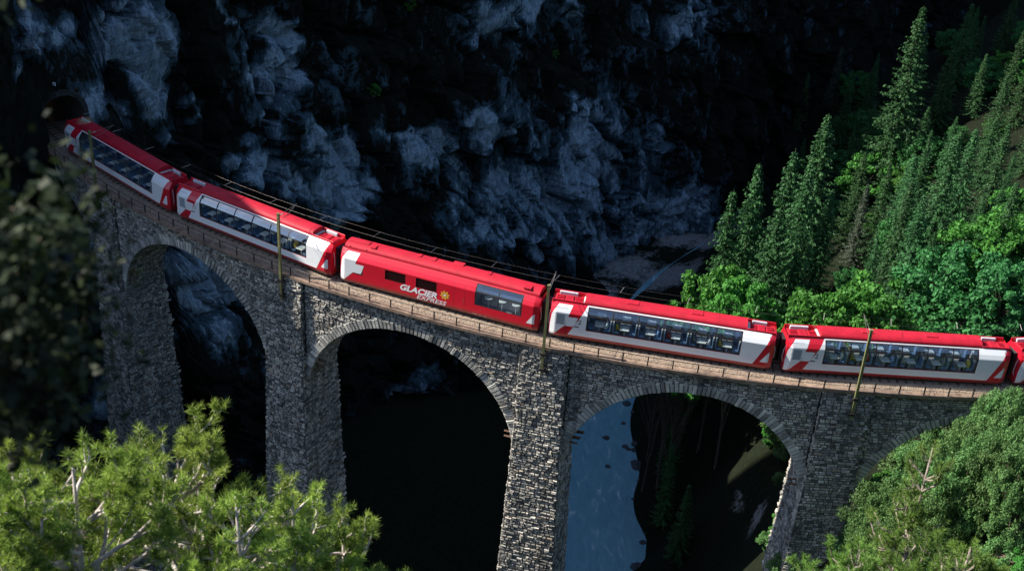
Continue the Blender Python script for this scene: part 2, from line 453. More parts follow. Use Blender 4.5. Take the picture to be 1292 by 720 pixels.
# colours of the ground: soil and gravel showing between the plants
def terrain_mat(name, dark, light, rocky=False):
    m, t, b = new_mat(name)
    at = N(t, 'Attribute', attribute_name='bare')
    g = N(t, 'NewGeometry')
    n1 = N(t, 'TexNoise', Scale=0.35, Detail=9.0, Roughness=0.68); n2 = N(t, 'TexNoise', Scale=1.6, Detail=8.0, Roughness=0.7)
    mq = N(t, 'Mapping'); mq.inputs['Scale'].default_value = (1.0, 1.0, 0.4) if rocky else (1, 1, 1); mq.inputs['Rotation'].default_value = (0.35, 0.25, 0) if rocky else (0, 0, 0)
    t.links.new(g.outputs['Position'], mq.inputs[0])
    for n in (n1, n2): t.links.new(mq.outputs[0], n.inputs['Vector'])
    s1 = N(t, 'Math', operation='MULTIPLY_ADD'); s1.inputs[1].default_value = 1.1; s1.inputs[2].default_value = -0.55
    t.links.new(n1.outputs[0], s1.inputs[0])
    a1 = N(t, 'Math', operation='ADD'); t.links.new(at.outputs['Fac'], a1.inputs[0]); t.links.new(s1.outputs[0], a1.inputs[1])
    s2 = N(t, 'Math', operation='MULTIPLY_ADD'); s2.inputs[1].default_value = 0.7; s2.inputs[2].default_value = -0.35
    t.links.new(n2.outputs[0], s2.inputs[0])
    a2 = N(t, 'Math', operation='ADD'); t.links.new(a1.outputs[0], a2.inputs[0]); t.links.new(s2.outputs[0], a2.inputs[1])
    cd_ = ramp(t, n2.outputs[0], dark); cl = ramp(t, n2.outputs[0], light)
    mx = N(t, 'MixRGB')
    if rocky:
        nf = N(t, 'TexNoise', Scale=5.0, Detail=6.0, Roughness=0.75); t.links.new(g.outputs['Position'], nf.inputs['Vector'])
        s3 = N(t, 'Math', operation='MULTIPLY_ADD'); s3.inputs[1].default_value = 0.6; s3.inputs[2].default_value = -0.3
        t.links.new(nf.outputs[0], s3.inputs[0])
        a3 = N(t, 'Math', operation='ADD'); t.links.new(a2.outputs[0], a3.inputs[0]); t.links.new(s3.outputs[0], a3.inputs[1])
        fm = ramp(t, a3.outputs[0], [(0.16, (0, 0, 0)), (0.36, (1, 1, 1))])
        m0 = N(t, 'MixRGB'); m0.inputs[2].default_value = (0.07, 0.12, 0.155, 1)
        t.links.new(fm, m0.inputs[0]); t.links.new(cd_, m0.inputs[1])
        fac = ramp(t, a3.outputs[0], [(0.44, (0, 0, 0)), (0.56, (.75, .75, .75)), (0.75, (1, 1, 1))])
        sp = ramp(t, nf.outputs[0], [(0.35, (.45, .47, .5)), (0.5, (1, 1, 1)), (0.65, (1.15, 1.12, 1.08))])
        mm = N(t, 'MixRGB', blend_type='MULTIPLY', Fac=1.0); t.links.new(cl, mm.inputs[1]); t.links.new(sp, mm.inputs[2])
        t.links.new(fac, mx.inputs[0]); t.links.new(m0.outputs[0], mx.inputs[1]); t.links.new(mm.outputs[0], mx.inputs[2])
    else:
        fac = ramp(t, a2.outputs[0], [(0.38, (0, 0, 0)), (0.62, (1, 1, 1))])
        t.links.new(fac, mx.inputs[0]); t.links.new(cd_, mx.inputs[1]); t.links.new(cl, mx.inputs[2])
    t.links.new(mx.outputs[0], b.inputs['Base Color'])
    b.inputs['Roughness'].default_value = 0.95; b.inputs['Specular IOR Level'].default_value = 0.15
    # relief: streaky rock
    mp = N(t, 'Mapping'); mp.inputs['Scale'].default_value = (1.0, 1.0, 0.35) if rocky else (1, 1, 1)
    n3 = N(t, 'TexNoise', Scale=0.9, Detail=10.0, Roughness=0.72)
    t.links.new(g.outputs['Position'], mp.inputs[0]); t.links.new(mp.outputs[0], n3.inputs['Vector'])
    bp = N(t, 'Bump', Strength=1.0, Distance=0.9 if rocky else 0.4)
    t.links.new(n3.outputs[0], bp.inputs['Height']); t.links.new(bp.outputs[0], b.inputs['Normal'])
    return m
M['hill'] = terrain_mat('hillside_ground', [(0.3, (0.004, 0.006, 0.003)), (0.7, (0.015, 0.021, 0.008))],
                        [(0.3, (0.17, 0.12, 0.09)), (0.5, (0.27, 0.265, 0.26)), (0.7, (0.40, 0.40, 0.40))])
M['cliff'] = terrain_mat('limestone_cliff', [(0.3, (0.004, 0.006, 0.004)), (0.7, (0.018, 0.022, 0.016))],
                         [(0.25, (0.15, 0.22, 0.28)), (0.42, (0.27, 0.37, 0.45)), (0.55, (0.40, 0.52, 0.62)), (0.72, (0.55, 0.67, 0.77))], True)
def grid_mesh(name, V, nu, nv, mat, bare, drop=None):
    i, j = np.meshgrid(np.arange(nu - 1), np.arange(nv - 1), indexing='ij')
    a = i * nv + j
    Q = np.stack([a, a + nv, a + nv + 1, a + 1], -1).reshape(-1, 4)
    if drop is not None: Q = Q[~drop(V[Q].mean(1))]
    me = mesh_np(name, V, Q, None, mat, name != 'cliff')
    at = me.attributes.new('bare', 'FLOAT', 'POINT')
    at.data.foreach_set('value', bare.astype(np.float32))
    return link(name, me)
# hillside sheet
gx = np.concatenate([np.arange(-140, -30, 3.0), np.arange(-30, 60, 1.2), np.arange(60, 231, 3.0)])
gy = np.concatenate([np.arange(-236, -140, 3.0), np.arange(-140, 0, 1.2), np.arange(0, 191, 3.0)])
GX, GY = np.meshgrid(gx, gy, indexing='ij')
GZ = ground(GX.ravel(), GY.ravel())
HV = np.stack([GX.ravel(), GY.ravel(), GZ], 1)
def blobs(P, lst):
    o = np.zeros(len(P))
    for x, y, z, r, a in lst: o = np.maximum(o, a * np.exp(-((P[:, 0] - x) ** 2 + (P[:, 1] - y) ** 2 + (P[:, 2] - z) ** 2) / r ** 2))
    return o
soil_px = [(1003, 562, 2.2, .8), (975, 520, 3.0, .6), (955, 655, 3, .8), (935, 632, 2.5, .7), (1190, 655, 3.0, .85), (1240, 625, 3, .8), (1215, 690, 2.5, .7), (1130, 300, 3, .4), (870, 335, 5, .6)]
soil = []
for px, py, r, a in soil_px:
    p, s = hit(px, py); soil.append((p[0], p[1], p[2], r, a))
soil += [(x, y, -62, 8, .85) for x, y in ((4, 27), (16, 44), (-12, 22), (-4, 34), (8, 50), (-18, 8), (-20, -10), (18, 62))]
hs = grid_mesh('hillside', HV, len(gx), len(gy), M['hill'], blobs(HV, soil) + 0.08 * fbm(HV / 6, 3))
tag(hs, kind='structure')

# the cliff with the tunnel: swept along its foot line
foot = np.array([(-190,-135),(-150,-112),(-114,-111),(-92,-100.5),(-74.2,-84.5),(-62.8,-65.5),(-53,-38),(-42,-14),(-28,8),(-14,30),(0,50),(18,68),(45,90),(85,120),(140,165)], float)
def catmull(P, n):
    P = np.vstack([2 * P[0] - P[1], P, 2 * P[-1] - P[-2]])
    out = []
    for k in range(1, len(P) - 2):
        L = np.linalg.norm(P[k + 1] - P[k]); m = max(2, int(L / n))
        for u in np.arange(m) / m:
            out.append(0.5 * ((2 * P[k]) + (-P[k - 1] + P[k + 1]) * u + (2 * P[k - 1] - 5 * P[k] + 4 * P[k + 1] - P[k + 2]) * u * u + (-P[k - 1] + 3 * P[k] - 3 * P[k + 1] + P[k + 2]) * u ** 3))
    return np.array(out)
FL = catmull(foot, 0.55)
tg = np.gradient(FL, axis=0); tg /= np.linalg.norm(tg, axis=1)[:, None]
nin = np.stack([-tg[:, 1], tg[:, 0]], 1)                    # away from the gorge
SW = np.array([-SUN[1], SUN[0]]) / math.hypot(SUN[0], SUN[1])      # across the sun's direction
wv = -(FL @ SW)
# unseen brow heights, shaped for where the shadow falls; lower on the camera side
def brow(wc): return np.interp(wc, [-124, -116, -110, -108.5, -107.5, -105.5, -103, -100, -96, -88, -79, -72, -67, -25, -2, 10, 24, 45, 70, 120], [6, 8, 12, 28, 41, 46, 44, 37, 36, 50, 60, 57, 23, 21, 24, 48, 82, 94, 90, 70])
wcoord = FL[:, 1] * abs(SUN[0]) / math.hypot(SUN[0], SUN[1]) + FL[:, 0] * SUN[1] / math.hypot(SUN[0], SUN[1])
TOPZ = brow(wcoord)
NV = 240
vv = np.linspace(0, 1, NV) ** 1.15
CU, CVv = len(FL), NV
zz = -68 + (TOPZ[:, None] + 68) * vv[None]
lean = 0.17
CP = np.zeros((CU, NV, 3))
back = lean * (zz + 40)
CP[:, :, 0] = FL[:, None, 0] + nin[:, None, 0] * back
CP[:, :, 1] = FL[:, None, 1] + nin[:, None, 1] * back
CP[:, :, 2] = zz
CPf = CP.reshape(-1, 3)
sc3 = np.array([1, 1, 0.6])
PORT_T = -46.6 * D2R
port_c = pol(PORT_T, R0, z0(PORT_T) + 1.6)
dport = np.linalg.norm((CPf - port_c) * np.array([1, 1, 1]), axis=1)
wrp = np.stack([fbm(CPf / 6 + 1, 2), fbm(CPf / 6 + 40, 2), fbm(CPf / 6 + 80, 2)], 1)
tiltz = CPf.copy(); tiltz[:, 2] += .45 * CPf[:, 0] + .2 * CPf[:, 1]            # strata dip
c1, e1 = crags((tiltz + 2.2 * wrp) / np.array([11, 11, 15])); c2, e2 = crags((tiltz + 1.2 * wrp) / np.array([4.6, 4.6, 6.5]) + 5); c3, e3 = crags((tiltz + .4 * wrp) / np.array([1.9, 1.9, 2.6]) + 9)
disp = 6.0 * fbm(CPf * sc3 / 30, 2) + 3.0 * c1 + 1.25 * c2 + .45 * c3 + .25 * fbm(CPf / 1.3, 2)
disp -= 1.3 * np.exp(-(e1 / .06) ** 2) + .9 * np.exp(-(e2 / .07) ** 2) + .35 * np.exp(-(e3 / .08) ** 2)
CRACK = np.maximum.reduce([np.exp(-(e1 / .05) ** 2), .9 * np.exp(-(e2 / .06) ** 2), .55 * np.exp(-(e3 / .07) ** 2)])
ledge = 0
disp = (disp + ledge)
disp = np.where(disp > 0, disp, disp * 0.9) * (1 - 0.93 * np.exp(-(dport / 9) ** 4))
topfade = np.clip((TOPZ[:, None] - zz) / 6, 0.35, 1).ravel()
nn = np.repeat(nin, NV, axis=0)
CPf[:, 0] -= nn[:, 0] * disp * topfade
CPf[:, 1] -= nn[:, 1] * disp * topfade
# behind the brow the ground runs back as a gentle plateau
nb = 4
PL = CPf.reshape(CU, NV, 3)
ext = [PL]
for k, (db, dz) in enumerate(((6, 0.5), (25, -2), (70, -12), (110, -40))):
    e = PL[:, -1:, :].copy(); e[:, 0, 0] += nin[:, 0] * db; e[:, 0, 1] += nin[:, 1] * db; e[:, 0, 2] += dz
    ext.append(e)
PL = np.concatenate(ext, 1)
CV = PL.reshape(-1, 3)
ux, uy = project(CV)
ux = ux + 26 * fbm(CV / 7 + 3, 3); uy = uy + 26 * fbm(CV / 7 + 31, 3)
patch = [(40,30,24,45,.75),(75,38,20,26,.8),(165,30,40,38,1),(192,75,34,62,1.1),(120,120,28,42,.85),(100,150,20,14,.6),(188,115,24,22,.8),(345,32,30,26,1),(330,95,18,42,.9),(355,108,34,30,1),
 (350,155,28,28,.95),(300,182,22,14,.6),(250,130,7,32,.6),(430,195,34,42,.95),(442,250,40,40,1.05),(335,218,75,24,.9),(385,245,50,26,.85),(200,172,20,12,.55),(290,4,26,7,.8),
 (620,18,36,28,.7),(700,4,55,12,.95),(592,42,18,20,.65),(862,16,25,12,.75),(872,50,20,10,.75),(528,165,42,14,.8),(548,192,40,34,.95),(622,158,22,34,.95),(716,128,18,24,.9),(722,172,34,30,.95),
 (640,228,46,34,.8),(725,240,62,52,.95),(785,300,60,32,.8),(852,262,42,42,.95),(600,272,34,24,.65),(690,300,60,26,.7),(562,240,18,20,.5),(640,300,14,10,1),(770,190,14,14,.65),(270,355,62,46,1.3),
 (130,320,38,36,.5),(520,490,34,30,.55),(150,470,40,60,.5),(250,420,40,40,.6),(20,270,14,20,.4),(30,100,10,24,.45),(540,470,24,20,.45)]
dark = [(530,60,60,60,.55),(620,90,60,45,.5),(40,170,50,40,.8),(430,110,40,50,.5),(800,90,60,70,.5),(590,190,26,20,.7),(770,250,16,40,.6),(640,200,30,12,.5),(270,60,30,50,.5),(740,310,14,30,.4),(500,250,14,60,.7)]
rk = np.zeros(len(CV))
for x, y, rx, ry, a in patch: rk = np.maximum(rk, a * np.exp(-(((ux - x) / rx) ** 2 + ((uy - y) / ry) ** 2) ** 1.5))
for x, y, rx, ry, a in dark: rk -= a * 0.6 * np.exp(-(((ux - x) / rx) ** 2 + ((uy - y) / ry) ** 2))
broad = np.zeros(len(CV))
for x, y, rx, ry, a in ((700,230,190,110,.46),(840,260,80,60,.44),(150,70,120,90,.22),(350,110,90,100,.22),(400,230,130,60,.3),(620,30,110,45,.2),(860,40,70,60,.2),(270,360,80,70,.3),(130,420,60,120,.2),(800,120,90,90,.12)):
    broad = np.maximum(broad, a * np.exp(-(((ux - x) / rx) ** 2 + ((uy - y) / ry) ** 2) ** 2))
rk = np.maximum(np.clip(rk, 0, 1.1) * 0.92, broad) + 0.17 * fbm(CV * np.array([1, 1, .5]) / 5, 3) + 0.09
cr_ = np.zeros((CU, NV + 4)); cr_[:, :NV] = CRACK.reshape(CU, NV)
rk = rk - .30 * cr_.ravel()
axis_d = np.array([-math.cos(PORT_T), -math.sin(PORT_T)])
def portal_hole(C):
    d = C - port_c
    al = d[:, 0] * axis_d[0] + d[:, 1] * axis_d[1]
    la = d[:, 0] * -axis_d[1] + d[:, 1] * axis_d[0]
    return (np.abs(al) < 9) & (np.abs(la) < 2.3) & (d[:, 2] < 3.2) & (d[:, 2] > -2.3)
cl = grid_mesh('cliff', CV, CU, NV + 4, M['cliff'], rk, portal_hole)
tag(cl, kind='structure')

# river: one sheet along the gorge floor
def water_mat():
    m, t, b = new_mat('glacial_water')
    g = N(t, 'NewGeometry')
    n1 = N(t, 'TexNoise', Scale=0.5, Detail=6.0, Roughness=0.6, Distortion=1.0); n2 = N(t, 'TexNoise', Scale=0.12, Detail=3.0)
    mw = N(t, 'Mapping'); mw.inputs['Scale'].default_value = (1.5, 0.45, 1); mw.inputs['Rotation'].default_value = (0, 0, 0.15)
    t.links.new(g.outputs['Position'], mw.inputs[0])
    for n in (n1, n2): t.links.new(mw.outputs[0], n.inputs['Vector'])
    c = ramp(t, n1.outputs[0], [(0.3, (0.15, 0.33, 0.40)), (0.60, (0.21, 0.41, 0.48)), (0.66, (0.36, 0.52, 0.57)), (0.72, (0.75, 0.8, 0.82))])
    t.links.new(c, b.inputs['Base Color'])
    b.inputs['Roughness'].default_value = 0.25
    bp = N(t, 'Bump', Strength=0.5, Distance=0.15)
    t.links.new(n1.outputs[0], bp.inputs['Height']); t.links.new(bp.outputs[0], b.inputs['Normal'])
    return m
M['water'] = water_mat()
rc = catmull(np.array([(75,125),(45,84),(22,54),(9,38),(-3,19),(-9.5,-8),(-10,-30),(-13,-54),(-18,-75),(-27,-100),(-46,-130),(-75,-165)], float), 3)
rt_ = np.gradient(rc, axis=0); rt_ /= np.linalg.norm(rt_, axis=1)[:, None]
rn = np.stack([rt_[:, 1], -rt_[:, 0]], 1)
offs = np.array([-9, -4, 0, 4, 9.0])
RV = np.zeros((len(rc), 5, 3))
rw = np.interp(rc[:, 1], [-60, -35, -12, 10, 60], [.82, .68, .6, .10, .10])
for k, o_ in enumerate(offs): RV[:, k, :2] = rc + rn * (o_ * rw)[:, None]
RV[:, :, 2] = -62.0
i, j = np.meshgrid(np.arange(len(rc) - 1), np.arange(4), indexing='ij'); a_ = i * 5 + j
riv = link('river', mesh_np('river', RV.reshape(-1, 3), np.stack([a_, a_ + 5, a_ + 6, a_ + 1], -1).reshape(-1, 4), None, M['water'], True))
tag(riv, kind='structure')

# ================================================================== VIADUCT
via = empty('stone_viaduct', (0, -100, -62))
tag(via, 'curved grey rubble stone railway viaduct with tall tapering piers carrying the red train', 'viaduct')
bpy.context.view_layer.update()
PIV = via.matrix_world.inverted()
def vpart(o, parent=None):
    """child of the viaduct, geometry given in world coordinates"""
    o.parent = parent or via
    o.matrix_parent_inverse = PIV if parent is None else Matrix.Identity(4)
    return o
WALL_R, IN_R = 102.0, 98.0
PIER_T = [-40.6, -27.0, -13.4, 0.2, 13.8]
BAYS = [-47.4, -33.8, -20.2, -6.6, 7.0]
HALF = 5.62 * D2R          # half opening of an arch (angle)
RISE = 10.0
CROWN = 2.35               # crown below rail level
RING = 0.88
PIER_W, BAT_W, BAT_D = 1.98, 0.030, 0.026     # half width at the springing level, side batter, face batter

def stones(fn, ulen, vlen, keep=None, h=(0.17, 0.33), w=(0.22, 0.62), dep=(0.02, 0.12), gap=0.018, seed=1):
    """rubble stones laid in uneven courses over a surface fn(u,v)->(pos,normal); every stone is a bevelled block"""
    rg = np.random.default_rng(seed)
    rects = []
    v = 0.0
    while v < vlen:
        hh = rg.uniform(*h)
        u = -rg.uniform(0, .5)
        while u < ulen:
            ww = rg.uniform(*w) * (1.0 if rg.random() > .12 else 1.4)
            a, b = max(u, 0), min(u + ww, ulen)
            if b - a > 0.1: rects.append((a, b, v, min(v + hh, vlen)))
            u += ww
        v += hh
    Rr = np.array(rects)
    if keep is not None: Rr = Rr[keep((Rr[:, 0] + Rr[:, 1]) / 2, (Rr[:, 2] + Rr[:, 3]) / 2)]
    n = len(Rr)
    if n == 0: return None
    jit = lambda s: rg.uniform(-s, s, n)
    d = rg.uniform(*dep, n)
    a, b, c, e = Rr.T
    ins = np.minimum(0.05, (e - c) * 0.22)
    cor = []
    for (uu, vv_) in ((a + gap, c + gap), (b - gap, c + gap), (b - gap, e - gap), (a + gap, e - gap)):
        p, nr = fn(uu, vv_); cor.append(p - nr * 0.03)
    for (uu, vv_) in ((a + gap + ins, c + gap + ins), (b - gap - ins, c + gap + ins), (b - gap - ins, e - gap - ins), (a + gap + ins, e - gap - ins)):
        p, nr = fn(uu + jit(.02), vv_ + jit(.015)); cor.append(p + nr * (d + jit(.03))[:, None])
    V = np.stack(cor, 1).reshape(-1, 3)
    base = (np.arange(n) * 8)[:, None]
    Q = np.concatenate([base + np.array(q) for q in ((4, 5, 6, 7), (0, 1, 5, 4), (1, 2, 6, 5), (2, 3, 7, 6), (3, 0, 4, 7))], 0)
    return V, Q

def arch_z(tau): return np.sqrt(np.clip(1 - (tau / HALF) ** 2, 0, 1)) * RISE
for bi, bt in enumerate(BAYS):
    tb = bt * D2R
    zs = float(z0(tb)) - CROWN - RISE                # springing level
    # --- spandrel wall with the barrel vault below it
    ph = np.linspace(math.pi, 0, 61)
    tau = HALF * np.cos(ph); az = zs + RISE * np.sin(ph)
    mb = MB()
    top = z0(tb + tau) - 0.5
    for Rr_, flip in ((WALL_R, False), (IN_R, True)):
        V = np.concatenate([pol(tb + tau, Rr_, az), pol(tb + tau, Rr_, top)])
        n = len(tau); k = np.arange(n - 1)
        Q = np.stack([k, k + 1, k + 1 + n, k + n], -1)
        mb.add(V, Q if not flip else Q[:, ::-1])
    sp = mb.build('spandrel_wall', M['mortar']); vpart(sp)
    def f_sp(u, v, tb=tb):
        t = tb - HALF + u / WALL_R
        z = z0(t) - 0.5 - v
        return pol(t, WALL_R, z), np.stack([np.sin(t), -np.cos(t), 0 * t], -1)
    def k_sp(u, v, tb=tb, zs=zs):
        tau = -HALF + u / WALL_R
        z = z0(tb + tau) - 0.5 - v
        uu = (tau * WALL_R); a = HALF * WALL_R + RING - 0.22; b = RISE + RING - 0.22
        return ((uu / a) ** 2 + ((z - zs) / b) ** 2 > 1) & (z > zs - 0.5)
    st = stones(f_sp, 2 * HALF * WALL_R, RISE + 2.0, k_sp, seed=10 + bi)
    o = link('stone_facing', mesh_np('stone_facing', *st, None, M['stone']))
    vpart(o, sp); o['kind'] = 'stuff'
    # --- vault (intrados) and its stones
    V = np.concatenate([pol(tb + tau, WALL_R, az), pol(tb + tau, IN_R, az)])
    n = len(tau); k = np.arange(n - 1)
    va = link('arch_vault', mesh_np('arch_vault', V, np.stack([k, k + n, k + 1 + n, k + 1], -1), None, M['mortar'])); vpart(va)
    def f_va(u, v, tb=tb, zs=zs):
        p_ = math.pi - v / (math.pi * 10) * math.pi
        tau = HALF * np.cos(p_); z = zs + RISE * np.sin(p_)
        t = tb + tau
        nr = -np.stack([np.cos(p_) * np.cos(t), np.cos(p_) * np.sin(t), np.sin(p_)], -1)
        return pol(t, WALL_R - u, z), nr
    st = stones(f_va, 4.0, math.pi * 10 - .02, seed=30 + bi, dep=(0.01, 0.06))
    o = link('stone_facing', mesh_np('stone_facing', *st, None, M['stone'])); vpart(o, va); o['kind'] = 'stuff'
    # --- ring of voussoirs: each a stone of its own
    NVO = 90
    if bi == 0:
        VM = []
        for k in range(9):
            w0 = 0.5 * math.pi * 10 / NVO - 0.03; w1 = w0 * (1 + RING / 10)
            L = RING + rnd.uniform(-.16, .14); pr = rnd.uniform(.02, .15)
            q = [(-w0, 0), (w0, 0), (w1, L), (-w1, L)]
            V = [(x, -.45, z) for x, z in q] + [(x + rnd.uniform(-.01, .01), pr, z + rnd.uniform(-.02, .02)) for x, z in q]
            ii = 0.05
            V += [(x * .82, pr + .05, z0_ ) for (x, _), z0_ in zip(q, (ii, ii, L - ii, L - ii))]
            VM.append(mesh_np('voussoir', V, [(0, 3, 2, 1), (0, 1, 5, 4), (1, 2, 6, 5), (2, 3, 7, 6), (3, 0, 4, 7), (4, 5, 9, 8), (5, 6, 10, 9), (6, 7, 11, 10), (7, 4, 8, 11), (8, 9, 10, 11)], None, M['vouss']))
    n_here = range(NVO) if bi in (1, 2, 3) else (range(NVO // 2) if bi == 4 else range(NVO // 2, NVO))
    for k in n_here:
        p_ = math.pi * (1 - (k + .5) / NVO)
        t = tb + HALF * math.cos(p_)
        pos = pol(t, WALL_R, zs + RISE * math.sin(p_))
        er = Vector((math.sin(t), -math.cos(t), 0)); et = Vector((math.cos(t), math.sin(t), 0)); ez = Vector((0, 0, 1))
        nrm = et * math.cos(p_) + ez * math.sin(p_)          # away from the opening
        tan = er.cross(nrm)
        o = bpy.data.objects.new('voussoir', VM[rnd.randrange(9)]); COL.objects.link(o)
        o.parent = va
        o.matrix_world = Matrix(((tan.x, er.x, nrm.x, pos[0]), (tan.y, er.y, nrm.y, pos[1]), (tan.z, er.z, nrm.z, pos[2]), (0, 0, 0, 1)))
        o.matrix_parent_inverse = Matrix.Identity(4)
        o.matrix_basis = o.matrix_world.copy()
    # --- scaffold stubs left in the springing of the vault
    if bi in (1, 2, 3):
        for sgn in (-1, 1):
            for k in range(5 if sgn < 0 else 2):
                p_ = math.pi * (0.90 if sgn < 0 else 0.06) - sgn * k * 0.034 * -1
                t = tb + HALF * math.cos(p_); z = zs + RISE * math.sin(p_)
                er = np.array([math.sin(t), -math.cos(t), 0])
                inn = np.array([-math.cos(t) * math.cos(p_), -math.sin(t) * math.cos(p_), 0.0]); inn /= np.linalg.norm(inn)
                p0 = pol(t, WALL_R - .35 - .25 * (k % 2), z)
                mb = MB(); mb.tube([p0 - inn * .3, p0 + inn * .75], 0.10, 4)
                vpart(mb.build('scaffold_stub', M['rust']))

# --- piers
for pi_, pt in enumerate(PIER_T):
    tp = pt * D2R
    ztop = float(z0(tp)) - 0.5
    zsp = float(z0(tp)) - CROWN - RISE
    zb = max(-64.0, ground1(*pol(tp, 100, 0)[:2]) - 4.0)
    er = np.array([math.sin(tp), -math.cos(tp), 0]); et = np.array([math.cos(tp), math.sin(tp), 0]); ez = np.array([0, 0, 1.0])
    def hw(z): return PIER_W + BAT_W * np.maximum(zsp + 5 - z, 0)
    def rf(z): return 102.28 + BAT_D * np.maximum(ztop - z, 0)
    def ri(z): return 97.7 - BAT_D * np.maximum(ztop - z, 0)
    zl = [ztop, zsp + 5, zsp, (zsp + zb) / 2, zb]
    rings = []
    for z in zl[::-1]:
        w = hw(z)
        rings.append([er * ri(z) - et * w + ez * z, er * ri(z) + et * w + ez * z, er * rf(z) + et * w + ez * z, er * rf(z) - et * w + ez * z])
    mb = MB(); mb.loft(rings)
    pr = mb.build('pier', M['mortar']); vpart(pr)
    V_, Q_, nn_ = [], [], 0
    H = ztop - zb
    def f_front(u, v):
        z = ztop - v; w = hw(z); x = np.clip((u - 6) , -w, w)
        return er * rf(z)[..., None] + et * x[..., None] + ez * z[..., None], np.broadcast_to(er, (len(np.atleast_1d(u)), 3))
    def k_front(u, v): return np.abs(u - 6) < hw(ztop - v) - 0.05
    def f_side(sg):
        def f(u, v):
            z = ztop - v; w = hw(z)
            r = rf(z) - u
            return er * r[..., None] + et * (sg * w)[..., None] + ez * z[..., None], np.broadcast_to(et * sg, (len(np.atleast_1d(u)), 3))
        return f
    def k_side(u, v): return ((ztop - v < zsp + 3) | (u < 0.42)) & (rf(ztop - v) - u > ri(ztop - v))
    for s_, (f_, ul, kf) in enumerate(((f_front, 12.0, k_front), (f_side(-1), 6.5, k_side), (f_side(1), 6.5, k_side))):
        st = stones(f_, ul, H, kf, seed=60 + pi_ * 3 + s_, dep=(0.02, 0.13))
        V_.append(st[0]); Q_.append(st[1] + nn_); nn_ += len(st[0])
    o = link('stone_facing', mesh_np('stone_facing', np.vstack(V_), np.vstack(Q_), None, M['stone'])); vpart(o, pr); o['kind'] = 'stuff'

# --- coping stones along the outer edge, and the inner edge as one kerb
T_A, T_B = -50.0, 14.0
mbs = []
for k in range(4):
    mb = MB(); mb.box(-.501, .501, -.55, .0, -.27 + .004 * k, 0); mbs.append(mb.mesh('coping_stone', M['coping']))
ncop = int((T_B - T_A) * D2R * 102.45)
for k in range(ncop):
    t = (T_A + (k + .5) / ncop * (T_B - T_A)) * D2R
    o = bpy.data.objects.new('coping_stone', mbs[rnd.randrange(4)]); COL.objects.link(o)
    p = pol(t, 102.45, float(z0(t)) - 0.17 + rnd.uniform(-.006, .006))
    o.parent = via; o.matrix_parent_inverse = PIV
    # local -y points inwards
    o.location = p; o.rotation_euler = (0, -0.02, t + math.pi)
# deck: ballast bed
tt = np.linspace(T_A * D2R, T_B * D2R, 420)
rr = np.array([97.4, 97.9, 98.3, 98.8, 99.3, 100, 100.7, 101.1, 101.4, 101.65, 101.9, 102.0])
hh = np.array([-.6, -.2, -.17, -.08, -.05, -.05, -.05, -.06, -.09, -.14, -.18, -.22])
TT, RR = np.meshgrid(tt, rr, indexing='ij')
BZ = z0(TT) + hh[None] + RNG.uniform(-.02, .02, TT.shape)
BVt = pol(TT, RR, BZ).reshape(-1, 3)
i, j = np.meshgrid(np.arange(len(tt) - 1), np.arange(len(rr) - 1), indexing='ij'); a_ = i * len(rr) + j
o = link('ballast_bed', mesh_np('ballast_bed', BVt, np.stack([a_, a_ + len(rr), a_ + len(rr) + 1, a_ + 1], -1).reshape(-1, 4)[:, ::-1], None, M['ballast'])); vpart(o); o['kind'] = 'stuff'
# loose ballast stones along the outer shoulder
nb_ = 9000
tb_ = RNG.uniform(T_A * D2R, T_B * D2R, nb_); rb_ = 101.0 + 0.95 * RNG.random(nb_) ** .8
zb_ = z0(tb_) + np.interp(rb_, rr, hh)
cen = pol(tb_, rb_, zb_)
oct_ = np.array([(1, 0, 0), (-1, 0, 0), (0, 1, 0), (0, -1, 0), (0, 0, .8), (0, 0, -.8)])
sz = RNG.uniform(.03, .075, nb_)
ang = RNG.uniform(0, 6.3, nb_)
ca, sa = np.cos(ang), np.sin(ang)
L_ = oct_[None] * sz[:, None, None]
Vb = np.stack([L_[..., 0] * ca[:, None] - L_[..., 1] * sa[:, None], L_[..., 0] * sa[:, None] + L_[..., 1] * ca[:, None], L_[..., 2]], -1) + cen[:, None]
tri = np.array([(0, 2, 4), (2, 1, 4), (1, 3, 4), (3, 0, 4), (2, 0, 5), (1, 2, 5), (3, 1, 5), (0, 3, 5)])
M['gravel'] = stone_mat('loose_ballast', [(0.0, (0.20, 0.13, 0.09)), (0.5, (0.36, 0.27, 0.20)), (1.0, (0.5, 0.42, 0.34))])
o = link('loose_ballast', mesh_np('loose_ballast', Vb.reshape(-1, 3), None, ((np.arange(nb_) * 6)[:, None, None] + tri[None]).reshape(-1, 3), M['gravel'])); vpart(o); o['kind'] = 'stuff'

# ================================================================== TRACK, RAILING, OVERHEAD LINE
trk = empty('railway_track', (0, -100, 0)); bpy.context.view_layer.update()
tag(trk, 'metre gauge railway track on sleepers running along the viaduct under the train', 'track')
TIV = trk.matrix_world.inverted()
def along(R, zoff, radius, n=220, ta=T_A, tb=T_B, sect=4):
    t = np.linspace(ta * D2R, tb * D2R, n)
    mb = MB(); mb.tube(pol(t, R, z0(t) + zoff), radius, sect); return mb
TI2 = T_A - 8
for R in (99.47, 100.53):
    o = along(R, -.02, .06, ta=TI2).build('rail', M['rust'], trk); o.matrix_parent_inverse = TIV
mb = MB(); mb.bevbox(-.12, .12, -.95, .95, -.06, .06, .03); sm = mb.mesh('sleeper', M['sleeper'])
ns = int((T_B - T_A) * D2R * 100 / .7)
for k in range(ns):
    t = (T_A + (k + .5) / ns * (T_B - T_A)) * D2R
    o = link('sleeper', sm, trk, loc=pol(t, 100, float(z0(t)) - .1), rot=(0, .02, t)); o.matrix_parent_inverse = TIV

